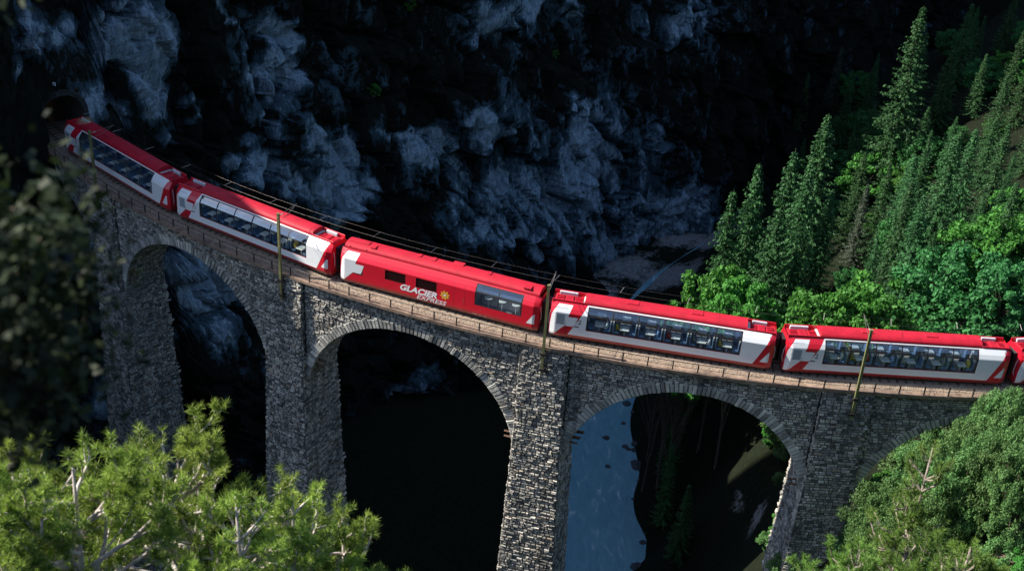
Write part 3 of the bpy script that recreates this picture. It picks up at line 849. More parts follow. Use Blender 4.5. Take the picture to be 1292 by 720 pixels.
rl = empty('deck_railing', (0, -102.3, -.2)); bpy.context.view_layer.update()
tag(rl, 'low dark steel railing with upright posts along the viaduct edge below the train', 'railing')
LIV = rl.matrix_world.inverted()
RAIL_R = 102.33
for zo, r_ in ((.62, .042), (.20, .022)):
    o = along(RAIL_R, zo, r_, ta=-47).build('handrail' if zo > .5 else 'lower_rail', M['rail_fence'], rl); o.matrix_parent_inverse = LIV
mb = MB(); mb.box(-.05, .05, -.04, .04, -.2, .64); mb.box(-.09, .09, -.09, .09, -.2, -.17); pm = mb.mesh('railing_post', M['rail_fence'])
npst = int((T_B + 47) * D2R * RAIL_R / 1.97)
for k in range(npst):
    t = (-47 + (k + .5) / npst * (T_B + 47)) * D2R
    o = link('railing_post', pm, rl, loc=pol(t, RAIL_R, float(z0(t))), rot=(rnd.uniform(-.03, .03), .02, t)); o.matrix_parent_inverse = LIV

# overhead masts on the piers, standing on brackets outside the wall
MAST_T = [-40.6, -26.95, -13.4, 0.45]
where = ['beside the coach at the rock face', 'in front of the panorama coach that is half in shade', 'on the sunlit pier between dining car and coach', 'in front of the last panorama coach by the leafy slope']
for k, (mt, wh) in enumerate(zip(MAST_T, where)):
    t = mt * D2R; zr = float(z0(t))
    p = pol(t, 102.62, zr)
    m_ = empty('catenary_mast', p, t)
    tag(m_, 'slender olive overhead line mast ' + wh, 'mast', 'overhead line masts on the viaduct piers')
    mb = MB(); mb.box(-.10, .10, -.10, .10, -2.6, 5.55); mb.box(-.12, .12, -.12, .12, 5.55, 5.6)
    mb.build('pole', M['mast'], m_)
    for zc in (-.75, -2.2):
        mb = MB(); mb.box(-.2, .2, -.16, .75, zc - .07, zc + .07); mb.box(-.2, .2, -.16, -.11, zc - .13, zc + .13); mb.build('clamp', M['rail_fence'], m_)
    mb = MB(); mb.tube([(0, 0, 5.3), (0, 1.4, 5.42), (0, 2.55, 5.5)], .022, 5); mb.tube([(0, 0, 4.75), (0, 1.4, 5.05), (0, 2.55, 5.5)], .02, 5); mb.build('cantilever_arm', M['wire'], m_)
    mb = MB()
    for q in range(4): mb.tube([(0, .35 + q * .07, 5.33), (0, .38 + q * .07, 5.333)], .06, 8)
    mb.build('insulator', M['insul'], m_)
ln = empty('overhead_line', (0, -100, 5)); bpy.context.view_layer.update()
tag(ln, 'thin contact and carrier wires with slanted droppers strung above the train roofs', 'overhead line')
NIV = ln.matrix_world.inverted()
for nm, R, zo, r_ in (('contact_wire', 100.0, 4.62, .006), ('carrier_wire', 99.2, 4.72, .004)):
    o = along(R, zo, r_, ta=-50, tb=20).build(nm, M['wire'], ln); o.matrix_parent_inverse = NIV
for k in range(22):
    t = (-47 + k * 3.05) * D2R
    mb = MB(); mb.tube([pol(t, 100.0, float(z0(t)) + 4.62), pol(t + .002, 99.2, float(z0(t)) + 4.72)], .014, 4)
    o = mb.build('dropper', M['insul'], ln); o.matrix_parent_inverse = NIV

# tunnel portal in the cliff
tpo = empty('tunnel_portal', pol(PORT_T, R0, float(z0(PORT_T)))); bpy.context.view_layer.update()
tag(tpo, 'dark arched railway tunnel mouth framed with cut stones in the rock face', 'tunnel portal')
ax = np.array([-math.cos(PORT_T), -math.sin(PORT_T), 0]); la_ = np.array([math.sin(PORT_T), -math.cos(PORT_T), 0])
def psec(off, w=2.25, h=4.9):
    pts = [(-w, -.8), (-w, h - w)] + [(-w * math.cos(a), h - w + w * math.sin(a)) for a in np.linspace(0, math.pi, 13)] + [(w, h - w), (w, -.8)]
    return [np.array([0, 0, 0]) + ax * off + la_ * x + np.array([0, 0, z]) for x, z in pts]
mb = MB(); mb.loft([psec(.3), psec(5), psec(11)], cap=False, close=False); mb.build('tunnel_lining', M['mortar'], tpo)
ring_i, ring_o = psec(.4), psec(.4, 2.75, 5.4)
for k in range(len(ring_i) - 1):
    mb = MB()
    q = [ring_i[k], ring_i[k + 1], ring_o[k + 1], ring_o[k]]
    c = sum(q) / 4
    q = [c + (p - c) * .965 for p in q]
    if np.linalg.norm(q[0] - q[1]) < .1: continue
    mb.add([p for p in q] + [p + ax * 1.6 for p in q], BOXQ2 if False else [(0, 1, 2, 3), (7, 6, 5, 4), (0, 4, 5, 1), (1, 5, 6, 2), (2, 6, 7, 3), (3, 7, 4, 0)])
    mb.build('portal_stone', M['dark_stone'], tpo)

# ================================================================== TRAIN
CL, HALF_L = 17.8, 8.9
ZP = [.30, .55, .62, 1.27, 2.55, 2.62, 2.90, 3.20, 3.28]
YP = [1.20, 1.31, 1.33, 1.33, 1.33, 1.30, 1.14, 0.89, 0.82]
EAVE, EAVE_Y = 3.28, 0.82
def halfw(x, z):
    x = np.asarray(x, float)
    y = np.interp(z, ZP, YP)
    e = np.clip((np.abs(x) - 8.45) / .45, 0, 1)
    return y * (1 - .14 * e)
def side_grid(xs, zs, sgn, off=0.0, skip=None):
    """sheet of car side; sgn -1 = outer side of the curve"""
    xs = np.asarray(xs, float); zs = np.asarray(zs, float)
    X, Z = np.meshgrid(xs, zs, indexing='ij')
    Y = sgn * (halfw(X, Z) + off)
    V = np.stack([X, Y, Z], -1).reshape(-1, 3)
    nz_ = len(zs); Q = []
    for i in range(len(xs) - 1):
        for j in range(nz_ - 1):
            if skip and skip((xs[i] + xs[i + 1]) / 2, (zs[j] + zs[j + 1]) / 2): continue
            a = i * nz_ + j
            q = (a, a + nz_, a + nz_ + 1, a + 1)
            Q.append(q if sgn < 0 else q[::-1])
    return V, Q
def panel(levels, sgn=-1, off=0.004, nx=6):
    """livery panel: levels = [(z, x_left, x_right), ...] from the bottom up"""
    zs = sorted(set([l[0] for l in levels] + [z for z in ZP if levels[0][0] < z < levels[-1][0]]))
    lz = [l[0] for l in levels]
    if nx > 1 and max(abs(v) for l in levels for v in l[1:]) > 8.4: nx = 26; off = max(off, .008)
    zs = sorted(set(zs) | set(np.linspace(levels[0][0], levels[-1][0], 6)))
    rows = []
    for z in zs:
        a = np.interp(z, lz, [l[1] for l in levels]); b = np.interp(z, lz, [l[2] for l in levels])
        x = np.linspace(a, b, nx + 1)
        rows.append(np.stack([x * (1 if sgn < 0 else -1), sgn * (halfw(x, z) + off), np.full(nx + 1, z)], -1))
    V = np.array(rows).reshape(-1, 3); n = nx + 1; Q = []
    for i in range(len(rows) - 1):
        for j in range(nx): Q.append((i * n + j, i * n + j + 1, (i + 1) * n + j + 1, (i + 1) * n + j))
    return V, Q
def text_mesh(name, body, size, mat, shear=0.0, bold=0.0, width=None):
    cu = bpy.data.curves.new(name, 'FONT'); cu.body = body; cu.size = size; cu.shear = shear; cu.offset = bold; cu.extrude = 0.002
    cu.resolution_u = 3
    o = bpy.data.objects.new(name, cu); COL.objects.link(o)
    bpy.context.view_layer.update()
    dg = bpy.context.evaluated_depsgraph_get()
    me = bpy.data.meshes.new_from_object(o.evaluated_get(dg))
    bpy.data.objects.remove(o)
    if width:
        xs = [v.co.x for v in me.vertices]; k = width / (max(xs) - min(xs)); x0_ = min(xs)
        for v in me.vertices: v.co.x = (v.co.x - x0_) * k
    me.materials.clear(); me.materials.append(mat)
    return me
def arc_roof(x0, x1, n=21, ye=EAVE_Y, ze=EAVE, crown=3.74, e0=0.0, e1=0.0):
    mb = MB(); rings = []
    for x in np.linspace(x0, x1, 4):
        rings.append([(x, ye * math.sin(a), ze + (crown - ze) * (math.cos(a * .98) ** .8 if abs(a) < 1.57 else 0)) for a in np.linspace(-math.pi / 2, math.pi / 2, n)])
    mb.loft(rings, cap=True, close=True)
    return mb
def bogie(parent, x):
    b = MB()
    for s in (-1, 1): b.bevbox(x - 1.15, x + 1.15, s * .82 - .07, s * .82 + .07, .32, .55, .03)
    b.box(x - .25, x + .25, -.8, .8, .3, .5)
    bo = b.build('bogie', M['under'], parent)
    for dx in (-.9, .9):
        for s in (-1, 1):
            w = MB()
            yy = s * .53
            prof = [(.0, -.06), (.36, -.06), (.36, .05), (.39, .06), (.39, .08), (.0, .08)]
            rings = [[(x + dx + r * math.cos(a), yy - s * o_, .385 + r * math.sin(a)) for a in np.linspace(0, 2 * math.pi, 16, endpoint=False)] for r, o_ in prof]
            w.loft(rings, cap=False); w.build('wheel', M['steel'], bo)
SEAT_ME = None
def seat_mesh():
    mb = MB(); mb.bevbox(-.25, .25, -.45, .45, .32, .48, .04); mb.bevbox(-.29, -.17, -.45, .45, .4, 1.15, .04); mb.bevbox(-.28, -.2, -.40, -.05, 1.1, 1.32, .03); mb.bevbox(-.28, -.2, .05, .40, 1.1, 1.32, .03)
    mb.box(-.1, .1, -.3, .3, 0, .33)
    return mb.mesh('seat', M['seat'])
def table_mesh():
    mb = MB(); mb.bevbox(-.36, .36, -.45, .45, .70, .74, .015); mb.box(-.05, .05, -.05, .05, 0, .7)
    return mb.mesh('table', M['table'])
def common(car, roof_full=False):
    """underframe, bogies, end bellows, couplers"""
    mb = MB(); mb.box(-7.9, 7.9, -1.0, 1.0, .52, .78)
    for x0_, x1_ in ((-3.8, -1.5), (-.8, 1.2), (2.0, 3.9)): mb.bevbox(x0_, x1_, -1.05, 1.05, .25, .6, .04)
    mb.build('underframe', M['under'], car)
    for x in (-6.1, 6.1): bogie(car, x)
    for s in (-1, 1):
        mb = MB(); rings = []
        for k in range(7):
            e = .04 * (k % 2)
            x = s * (HALF_L - .06 + k * .066)
            rings.append([(x, -.55 + e, .75 + e), (x, .55 - e, .75 + e), (x, .55 - e, 2.85 - e), (x, -.55 + e, 2.85 - e)])
        mb.loft(rings); mb.build('gangway_bellows', M['dark'], car)
        for sy in (-1, 1):
            mb = MB(); mb.tube([(s * 8.87, sy * .8, 2.5), (s * 9.0, sy * .82, 2.0), (s * 9.02, sy * .8, 1.3), (s * 8.87, sy * .8, .9)], .035, 6); mb.build('end_handrail', M['pale'], car)
        mb = MB(); mb.box(*sorted((s * 8.6, s * 9.27)), -.12, .12, .5, .72); mb.build('coupler', M['under'], car)
def shell(car, openings, name='body', mat=None):
    xs = sorted(set([-8.9, -8.45, 8.45, 8.9] + [x for o in openings for x in o[:2]] + list(np.arange(-8, 8.1, 2.0))))
    zs = sorted(set(ZP + [z for o in openings for z in o[2:]]))
    mb = MB()
    sk = lambda x, z: any(o[0] < x < o[1] and o[2] < z < o[3] for o in openings)
    for s in (-1, 1):
        V, Q = side_grid(xs, zs, s, skip=sk); mb.add(V, Q)
    for s in (-1, 1):                                          # end walls
        z = np.array(ZP); y = halfw(8.9, z)
        V = np.concatenate([np.stack([np.full(len(z), s * 8.9), -y, z], -1), np.stack([np.full(len(z), s * 8.9), y, z], -1)])
        n = len(z); Q = [(k, k + n, k + 1 + n, k + 1) for k in range(n - 1)]
        mb.add(V, Q if s > 0 else [q[::-1] for q in Q])
    return mb.build(name, mat or M['red'], car)
def roof_wells(car, xa, xb):
    """lowered roof ends with equipment between side rims"""
    for s in (-1, 1):
        x0_, x1_ = (xb, 8.86) if s > 0 else (-8.86, xa)
        mb = MB(); mb.box(x0_ - .02, x1_, -.80, .80, 3.10, 3.14); mb.build('roof_well', M['red_dull'], car)
        for sy in (-1, 1):
            mb = MB(); mb.bevbox(x0_, x1_, sy * .79 - .035, sy * .79 + .035, 3.15, 3.46, .015); mb.build('roof_rim', M['red'], car)
        for q in range(3):
            w = (x1_ - x0_ - .3) / 3; a = x0_ + .15 + q * w
            mb = MB(); mb.bevbox(a + .05, a + w - .05, -.6, .42, 3.12, 3.22 + .05 * (q % 2), .02)
            for g in range(4): mb.box(a + .12, a + w - .12, -.5 + g * .22, -.44 + g * .22, 3.2, 3.29)
            mb.build('roof_unit', M['red_roof'], car)
        mb = MB(); mb.bevbox(x0_ + .4, x1_ - .7, .55, .72, 3.12, 3.44, .03); mb.build('roof_duct', M['pale'], car)
def cross_panel(car, sgn=-1, mat=None):
    L = -8.86
    mb = MB()
    mb.add(*panel([(.42, L, L + .2), (.58, L, L + .42), (1.42, L, L + 1.2)], sgn))
    mb.add(*panel([(1.42, L, L + 1.95), (2.27, L + .08, L + 2.22)], sgn))
    mb.add(*panel([(2.27, L + .08, L + 1.42), (2.55, L + .18, L + 1.5), (3.16, L + .55, L + 1.7)], sgn))
    return mb.build('cross_emblem', M['white'], car)
def door_parts(car, x0_, x1_, sgn=-1, zt=2.9, glass=True, colour='white'):
    """door leaf outline as dark seams, with its window and handle"""
    mb = MB()
    mb.add(*panel([(.5, x0_, x0_ + .025), (zt, x0_, x0_ + .025)], sgn, .007, 1)); mb.add(*panel([(.5, x1_, x1_ + .025), (zt, x1_, x1_ + .025)], sgn, .007, 1))
    mb.add(*panel([(zt, x0_, x1_ + .025), (zt + .025, x0_, x1_ + .025)], sgn, .007, 2))
    d = mb.build('door', M['dark'] if colour == 'white' else M['red_dull'], car)
    if glass:
        mb = MB(); mb.add(*panel([(1.5, x0_ + .2, x1_ - .15), (2.42, x0_ + .2, x1_ - .15)], sgn, .010, 1)); mb.build('door_window', M['door_glass'], d)
    mb = MB()
    xh = x1_ - .08
    p = panel([(1.2, xh, xh + .03), (1.75, xh, xh + .03)], sgn, .05, 1); mb.add(*p); mb.build('handle', M['steel'], d)

WX0, WX1, WZ0, WZ1 = -5.93, 6.34, 1.27, 3.20
def make_panorama():
    car = empty('panorama_coach')
    shell(car, [(WX0, WX1, WZ0, WZ1)])
    common(car)
    # roof
    arc_roof(WX0 - .35, WX1 + .25).build('roof', M['red_roof'], car)
    roof_wells(car, WX0 - .35, WX1 + .25)
    for k in range(1, 6):
        x = WX0 + k * (WX1 - WX0) / 6
        arc_roof(x - .02, x + .02, ye=EAVE_Y + .004, crown=3.748).build('roof_seam', M['red_dull'], car)
    for x in (-2.5, 2.6): 
        mb = MB(); mb.bevbox(x - .5, x + .5, -.35, .35, 3.70, 3.78, .03); mb.build('roof_vent', M['red_roof'], car)
    xl = lambda z: -7.36 + (z - .62) / 2.78 * 1.42
    xr = lambda z: 7.42 + (z - .62) / 2.78 * 1.22
    bw = (WX1 - WX0) / 6
    for s in (-1, 1):
        mb = MB()
        mb.add(*panel([(.66, xl(.66), xr(.66)), (WZ0 - .03, xl(WZ0), xr(WZ0))], s, .004, 10))
        mb.add(*panel([(WZ0 - .03, xl(WZ0), WX0), (EAVE, xl(EAVE), WX0)], s, .004, 2))
        mb.add(*panel([(WZ0 - .03, WX1, xr(WZ0)), (EAVE, WX1, xr(EAVE))], s, .004, 4))
        mb.add(*panel([(WZ1 + .01, WX0, WX1), (EAVE, WX0, WX1)], s, .004, 8))
        mb.build('white_panel', M['white'], car)
        cross_panel(car, s)
        mb = MB(); mb.add(*panel([(.95, 7.95, 8.62), (1.85, 8.52, 8.62)], s)); mb.build('end_triangle', M['white'], car)
        door_parts(car, -8.55, -7.55, s)
        # mullions
        mb = MB()
        for k in range(7):
            x = WX0 + k * bw; x = min(max(x, WX0 + .05), WX1 - .05)
            mb.add(*panel([(WZ0, x - .05, x + .05), (WZ1, x - .05, x + .05)], s, -.012, 1))
        for z, h_ in ((WZ0 + .035, .035), (2.585, .04), (WZ1 - .03, .03)): mb.add(*panel([(z - h_, WX0, WX1), (z + h_, WX0, WX1)], s, -.014, 8))
        mb.build('window_frame', M['dark'], car)
        for k in range(6):
            a, b_ = WX0 + k * bw + .045, WX0 + (k + 1) * bw - .045
            mb = MB(); mb.add(*panel([(WZ0 + .05, a, b_), (2.56, a, b_)], s, -.03, 2)); mb.build('side_pane', M['glass'], car)
            mb = MB(); mb.add(*panel([(2.61, a, b_), (2.90, a, b_), (WZ1 - .04, a, b_)], s, -.03, 2)); mb.build('roof_pane', M['glass_roof'], car, True)
    # inside
    mb = MB(); mb.box(WX0 - .6, WX1 + .6, -1.2, 1.2, .90, .95); mb.build('floor', M['floor'], car)
    for x in (WX0 - .5, WX1 + .5):
        mb = MB(); mb.box(x - .03, x + .03, -1.25, 1.25, .95, 2.56); mb.box(x - .03, x + .03, -.85, .85, 2.56, 3.14); mb.build('partition', M['lining'], car)
    mb = MB(); mb.box(WX0 - .5, WX1 + .5, -.68, .68, 3.20, 3.23); mb.build('ceiling', M['lining'], car)
    global SEAT_ME, TAB_ME, COVER_ME
    if SEAT_ME is None:
        SEAT_ME = seat_mesh(); TAB_ME = table_mesh()
        mb = MB()
        for a_ in (-.41, .04): mb.bevbox(-.295, -.185, a_, a_ + .37, 1.08, 1.335, .01)
        COVER_ME = mb.mesh('headrest_cover', M['table'])
    for k in range(6):
        xc = WX0 + (k + .5) * bw
        for sy in (-1, 1):
            for d in (-1, 1):
                o = link('seat', SEAT_ME, car, loc=(xc + d * .68, sy * .72, .95), rot=(0, 0, 0 if d < 0 else math.pi)); o.scale = (1, .85, 1)
                link('headrest_cover', COVER_ME, o)
            o = link('table', TAB_ME, car, loc=(xc, sy * .76, .95)); o.scale = (1, .85, 1)
    return car
def outer_mark(car, num):
    me = text_mesh('class_number', num, .62, M['under'])
    link('class_number', me, car, loc=(-6.62, -1.342, 1.72), rot=(math.pi / 2, 0, 0))
    mb = MB(); mb.bevbox(-6.95, -6.5, -1.345, -1.3, 1.42, 1.52, .015); mb.build('vent_slot', M['dark'], car)
def make_diner():
    car = empty('dining_car')
    big = (3.40, 7.50, 1.38, 3.18)
    w1, w2, w3 = (-4.72, -2.78, 1.55, 2.5), (-1.90, .05, 1.55, 2.5), (-7.62, -6.72, 1.30, 2.16)
    shell(car, [big, w1, w2, w3])
    common(car)
    arc_roof(-8.7, 8.7).build('roof', M['red_roof'], car)
    for x, w, y in ((-7.6, .9, 0), (-6.2, .25, -.3), (-2.2, .18, .1), (-.9, .2, .1), (4.0, .2, .1), (7.6, .35, -.45), (1.2, .5, .4)):
        mb = MB(); mb.bevbox(x - w, x + w, y - .28, y + .28, 3.64, 3.80, .03); mb.build('roof_unit', M['red_roof'], car)
    for x in (-8.2, -6.7): 
        mb = MB(); mb.bevbox(x - .03, x + .03, -.8, .8, 3.25, 3.55, .01); mb.build('roof_seam', M['red_dull'], car)
    mb = MB(); mb.add(*panel([(3.21, -7.0, 8.3), (3.24, -7.0, 8.3)], -1, .008, 6)); mb.build('gutter', M['red_dull'], car)
    for s in (-1, 1):
        for wn in (w1, w2, w3):
            mb = MB(); mb.add(*panel([(wn[2], wn[0], wn[1]), (wn[3], wn[0], wn[1])], s, -.035, 1)); p_ = mb.build('window', M['brown_glass'] if wn is not w3 else M['glass'], car)
            mb = MB()
            for a, b_, c, d in ((wn[0], wn[0] + .04, wn[2], wn[3]), (wn[1] - .04, wn[1], wn[2], wn[3]), (wn[0], wn[1], wn[2], wn[2] + .04), (wn[0], wn[1], wn[3] - .04, wn[3])):
                mb.add(*panel([(c, a, b_), (d, a, b_)], s, .003, 1))
            mb.build('frame', M['red_dull'], p_)
        mb = MB(); xm = (big[0] + big[1]) / 2
        for x in (big[0] + .05, xm, big[1] - .05): mb.add(*panel([(big[2], x - .05, x + .05), (big[3], x - .05, x + .05)], s, -.012, 1))
        for z, h_ in ((big[2] + .03, .03), (2.60, .06), (big[3] - .03, .03)): mb.add(*panel([(z - h_, big[0], big[1]), (z + h_, big[0], big[1])], s, -.014, 4))
        mb.build('window_frame', M['dark'], car)
        for a, b_ in ((big[0] + .1, xm - .05), (xm + .05, big[1] - .1)):
            mb = MB(); mb.add(*panel([(big[2] + .05, a, b_), (2.55, a, b_)], s, -.03, 2)); mb.build('side_pane', M['glass'], car)
            mb = MB(); mb.add(*panel([(2.65, a, b_), (2.90, a, b_), (big[3] - .05, a, b_)], s, -.03, 2)); mb.build('roof_pane', M['glass_roof'], car, True)
        mb = MB(); mb.add(*panel([(.95, 7.95, 8.62), (1.85, 8.52, 8.62)], s)); mb.build('end_triangle', M['white'], car)
        door_parts(car, 1.55, 2.50, s, 2.95, False, 'red')
        cross_panel(car, s)
    mb = MB(); mb.box(-8.5, 8.5, -1.2, 1.2, .90, .95); mb.build('floor', M['floor'], car)
    mb = MB(); mb.box(3.0, 7.9, -.68, .68, 3.20, 3.23); mb.build('ceiling', M['lining'], car)
    for x in (3.1, 7.8):
        mb = MB(); mb.box(x - .03, x + .03, -1.25, 1.25, .95, 2.56); mb.box(x - .03, x + .03, -.85, .85, 2.56, 3.14); mb.build('partition', M['lining'], car)
    mb = MB(); mb.bevbox(3.6, 6.9, -.2, .25, .95, 2.05, .04); mb.build('bar_counter', M['lining'], car)
    for x in (4.4, 5.6, 6.8):
        mb = MB(); mb.tube([(x, -.7, .95), (x, -.7, 1.95)], .04, 8); mb.tube([(x, -.7, 1.95), (x, -.7, 2.0)], .35, 14); mb.build('bar_table', M['table'], car)
    # lettering and flower mark
    link('lettering', text_mesh('lettering', 'GLACIER', .74, M['white'], .28, .03, 3.35), car, loc=(-3.25, -1.342, 1.0), rot=(math.pi / 2, 0, 0))
    link('lettering', text_mesh('lettering', 'EXPRESS', .52, M['white'], .32, 0.004, 2.7), car, loc=(-1.72, -1.342, .55), rot=(math.pi / 2, 0, 0))
    mb = MB(); cx_, cz_ = .78, 1.52
    for k in range(8):
        a = k * math.pi / 4 + .2
        u = np.array([math.cos(a), 0, math.sin(a)]); w = np.array([-math.sin(a), 0, math.cos(a)])
        c = np.array([cx_, -1.343, cz_])
        mb.add([c + u * .12 - w * .04, c + u * .30 - w * .10, c + u * .46, c + u * .30 + w * .10, c + u * .12 + w * .04, c + u * .25 + w * .0], None, [(0, 1, 5), (1, 2, 5), (2, 3, 5), (3, 4, 5), (4, 0, 5)])
    fm = mb.build('flower_mark', M['gold'], car)
    mb = MB(); mb.tube([(cx_, -1.343, cz_), (cx_, -1.350, cz_)], .10, 12); mb.build('flower_centre', M['white'], fm)
    mb = MB()
    for k in range(9):
        if k in (3, 6): continue
        mb.add(*panel([(.47, 3.3 + k * .14, 3.40 + k * .14), (.54, 3.3 + k * .14, 3.40 + k * .14)], -1, .006, 1))
    mb.build('car_number', M['white'], car)
    return car
PH0, STEP = -0.331573, 18.55 / R0
def put_car(car, k):
    t = PH0 + (k - 2) * STEP
    r = R0 * math.cos(HALF_L / R0)
    car.location = pol(t, r, float(z0(t))); car.rotation_euler = (0, 0.02, t)
pano = make_panorama()
index_kids()
cars = {3: pano}
for k in (0, 1, 4, 5): cars[k] = copy_tree(pano)
for k in (0, 1): outer_mark(cars[k], '1')
for k in (3, 4, 5): outer_mark(cars[k], '2')
cars[2] = make_diner()
for k, o in cars.items(): put_car(o, k)
LBL = {0: 'red and white panorama coach fully in shade at the tunnel end of the train',
       1: 'red and white panorama coach half in shade, coupled left of the all red dining car',
       3: 'red and white panorama coach with sunlit roof, between dining car and another panorama coach',
       4: 'red and white panorama coach beside leafy slope with a mast before its windows',
       5: 'red coach end mostly hidden behind green branches at the slope end'}
for k, l in LBL.items(): tag(cars[k], l, 'train coach', 'panorama coaches of the train')
tag(cars[2], 'all red dining car with white lettering and gold flower mark', 'dining car')

# ================================================================== TREES
def quads_from(c, u, w):
    """quads centred at c with half axes u, w (arrays n,3)"""
    V = np.stack([c - u - w, c + u - w * .6, c + u + w * .6, c - u + w], 1).reshape(-1, 3)
    return V, np.arange(len(V)).reshape(-1, 4)
def unit(a): return a / (np.linalg.norm(a, axis=-1, keepdims=True) + 1e-9)
def spruce_meshes(seed, slim=1.0, mat='spruce', H=24.0, bare=0.06, dens=1.0):
    """trunk and crown of a spruce: whorls of drooping boughs with hanging twigs"""
    rg = np.random.default_rng(seed)
    mb = MB(); zz_ = np.linspace(0, H, 9)
    mb.tube(np.stack([0.08 * np.sin(zz_ * .4 + seed), 0.08 * np.cos(zz_ * .3), zz_], -1), np.linspace(.30, .02, 9), 7)
    trunk = mb.mesh('trunk', M['bark'])
    Vs, Qs, n = [], [], 0
    z = H * bare
    lmax = H * .225 * slim
    C, U, W_ = [], [], []
    while z < H - .15:
        f = z / H
        L0 = lmax * (1 - f) ** .85 * (1 if f > .15 else .65 + 2.3 * f) + .12
        nb = rg.integers(7, 10)
        a0 = rg.uniform(0, 6.28)
        for k in range(nb):
            if rg.random() < .10: continue
            L = L0 * rg.uniform(.6, 1.12)
            a = a0 + k * 6.283 / nb + rg.uniform(-.25, .25)
            dirv = np.array([math.cos(a), math.sin(a), 0])
            sag = (.55 if f < .6 else .45 - (f - .6) * 1.5)
            m = max(3, int(L / .19 * dens))
            s = (np.arange(m) + rg.uniform(.2, .8, m)) / m
            px = dirv[None] * (L * s)[:, None]
            pz = z - sag * L * s + .32 * L * s ** 3 + rg.uniform(-.08, .08, m)
            P = np.stack([px[:, 0], px[:, 1], pz], -1)
            side = np.array([-dirv[1], dirv[0], 0])
            for sg in (-1, 0, 1):
                tl = (.15 + .24 * L / lmax * (1 - .65 * s)) * rg.uniform(.7, 1.2, m)
                d = dirv[None] * (.55 if sg else 1.0) + side[None] * sg * .9 + np.array([0, 0, -.6])[None] + rg.normal(0, .2, (m, 3))
                d = unit(d)
                C.append(P + d * tl[:, None] * .8); U.append(d * tl[:, None])
                wv_ = np.cross(d, rg.normal(0, 1, (m, 3))); W_.append(unit(wv_) * (.05 + .035 * rg.random((m, 1))))
        z += rg.uniform(.42, .72) * (1.0 if f < .75 else .65)
    # leader
    for k in range(10):
        C.append(np.array([[0, 0, H - .1 * k]])); U.append(np.array([[rg.normal(0, .06), rg.normal(0, .06), .14]])); W_.append(unit(rg.normal(0, 1, (1, 3))) * .05)
    V, Q = quads_from(np.vstack(C), np.vstack(U), np.vstack(W_))
    return trunk, mesh_np('crown', V, Q, None, M[mat])
def limb(mb, p, d, L, r, rg, depth, tips, bend=.25, kids=(3, 5), up=.15):
    n = 5
    pts = [p]; dd = d.copy()
    for k in range(n):
        dd = unit(dd + rg.normal(0, bend * .4, 3) + np.array([0, 0, up * .3]))
        pts.append(pts[-1] + dd * L / n)
    pts = np.array(pts)
    mb.tube(pts, np.linspace(r, r * .45, n + 1), 6 if r > .05 else 4)
    if depth == 0:
        tips.append((pts, dd)); return
    for k in range(rg.integers(*kids)):
        f = rg.uniform(.35, 1.0); i_ = min(n, int(f * n))
        nd = unit(dd + rg.normal(0, .75, 3))
        limb(mb, pts[i_], nd, L * rg.uniform(.5, .75), r * .5, rg, depth - 1, tips, bend, kids, up)
    tips.append((pts, dd))
def broadleaf_meshes(seed, H=11.0, W=4.2, mat='leaf', leaf=.17, nclump=85, per=150, low=.18):
    rg = np.random.default_rng(seed)
    mb = MB(); tips = []
    limb(mb, np.array([0, 0, 0.]), np.array([0, 0, 1.0]), H * .5, .22, rg, 0, tips, .15)
    top = tips[0][0][-1]
    ends = []
    cl_ = []
    while len(cl_) < nclump:
        p = rg.normal(0, 1, 3); p /= np.linalg.norm(p); r = rg.uniform(.45, 1.0) ** .6
        z = p[2] * r
        if z < -.75: continue
        lump = 1 + .28 * math.sin(3 * math.atan2(p[1], p[0]) + seed) * (1 - abs(p[2])) + rg.normal(0, .1)
        cl_.append((p[0] * r * W * lump, p[1] * r * W * lump, H * (.5 + low * .4) + z * H * (.5 - low * .4)))
    cl_ = np.array(cl_)
    for k in range(0, nclump, 5):
        q = cl_[k]; s0 = np.array([0, 0, H * rg.uniform(.15, .5)]); mid = (s0 + q) / 2 + np.array([0, 0, -.4])
        mb.tube([s0, mid, q], [.09, .05, .02], 5)
    trunk = mb.mesh('trunk', M['bark'])
    cr = rg.uniform(.55, 1.05, nclump) * W / 4.2
    idx = np.repeat(np.arange(nclump), per)
    off = unit(rg.normal(0, 1, (len(idx), 3))) * (rg.random((len(idx), 1)) ** .45)
    off[:, 2] *= .7
    c = cl_[idx] + off * cr[idx][:, None]
    nrm = unit(off + rg.normal(0, .6, off.shape) + np.array([0, 0, .35]))
    u = unit(np.cross(nrm, rg.normal(0, 1, off.shape))); w = np.cross(nrm, u)
    s = leaf * rg.uniform(.6, 1.2, (len(idx), 1))
    V, Q = quads_from(c, u * s, w * s * .7)
    return trunk, mesh_np('crown', V, Q, None, M[mat])
def place(kind, meshes, loc, h, H0, label, cat, group, rz=None, wide=1.0, tilt=0.0):
    e = empty(kind, loc, rnd.uniform(0, 6.28) if rz is None else rz)
    s = h / H0
    e.scale = (s * wide, s * wide, s)
    e.rotation_euler[0] = tilt
    for nm, me in zip(('trunk', 'crown'), meshes): link(nm, me, e)
    tag(e, label, cat, group)
    return e
SP = [spruce_meshes(1, 1.0), spruce_meshes(2, .82), spruce_meshes(3, 1.15), spruce_meshes(4, .66), spruce_meshes(5, .9, bare=.12)]
SPP = [spruce_meshes(8, .62, 'spruce_pale', bare=.15, dens=.8), spruce_meshes(9, .8, 'spruce_pale', bare=.1, dens=.85)]
BL = [broadleaf_meshes(21, mat='leaf'), broadleaf_meshes(22, W=4.8, mat='leaf'), broadleaf_meshes(23, H=12, W=4.0, mat='leaf_deep'), broadleaf_meshes(24, W=5.2, H=10, mat='leaf_deep')]
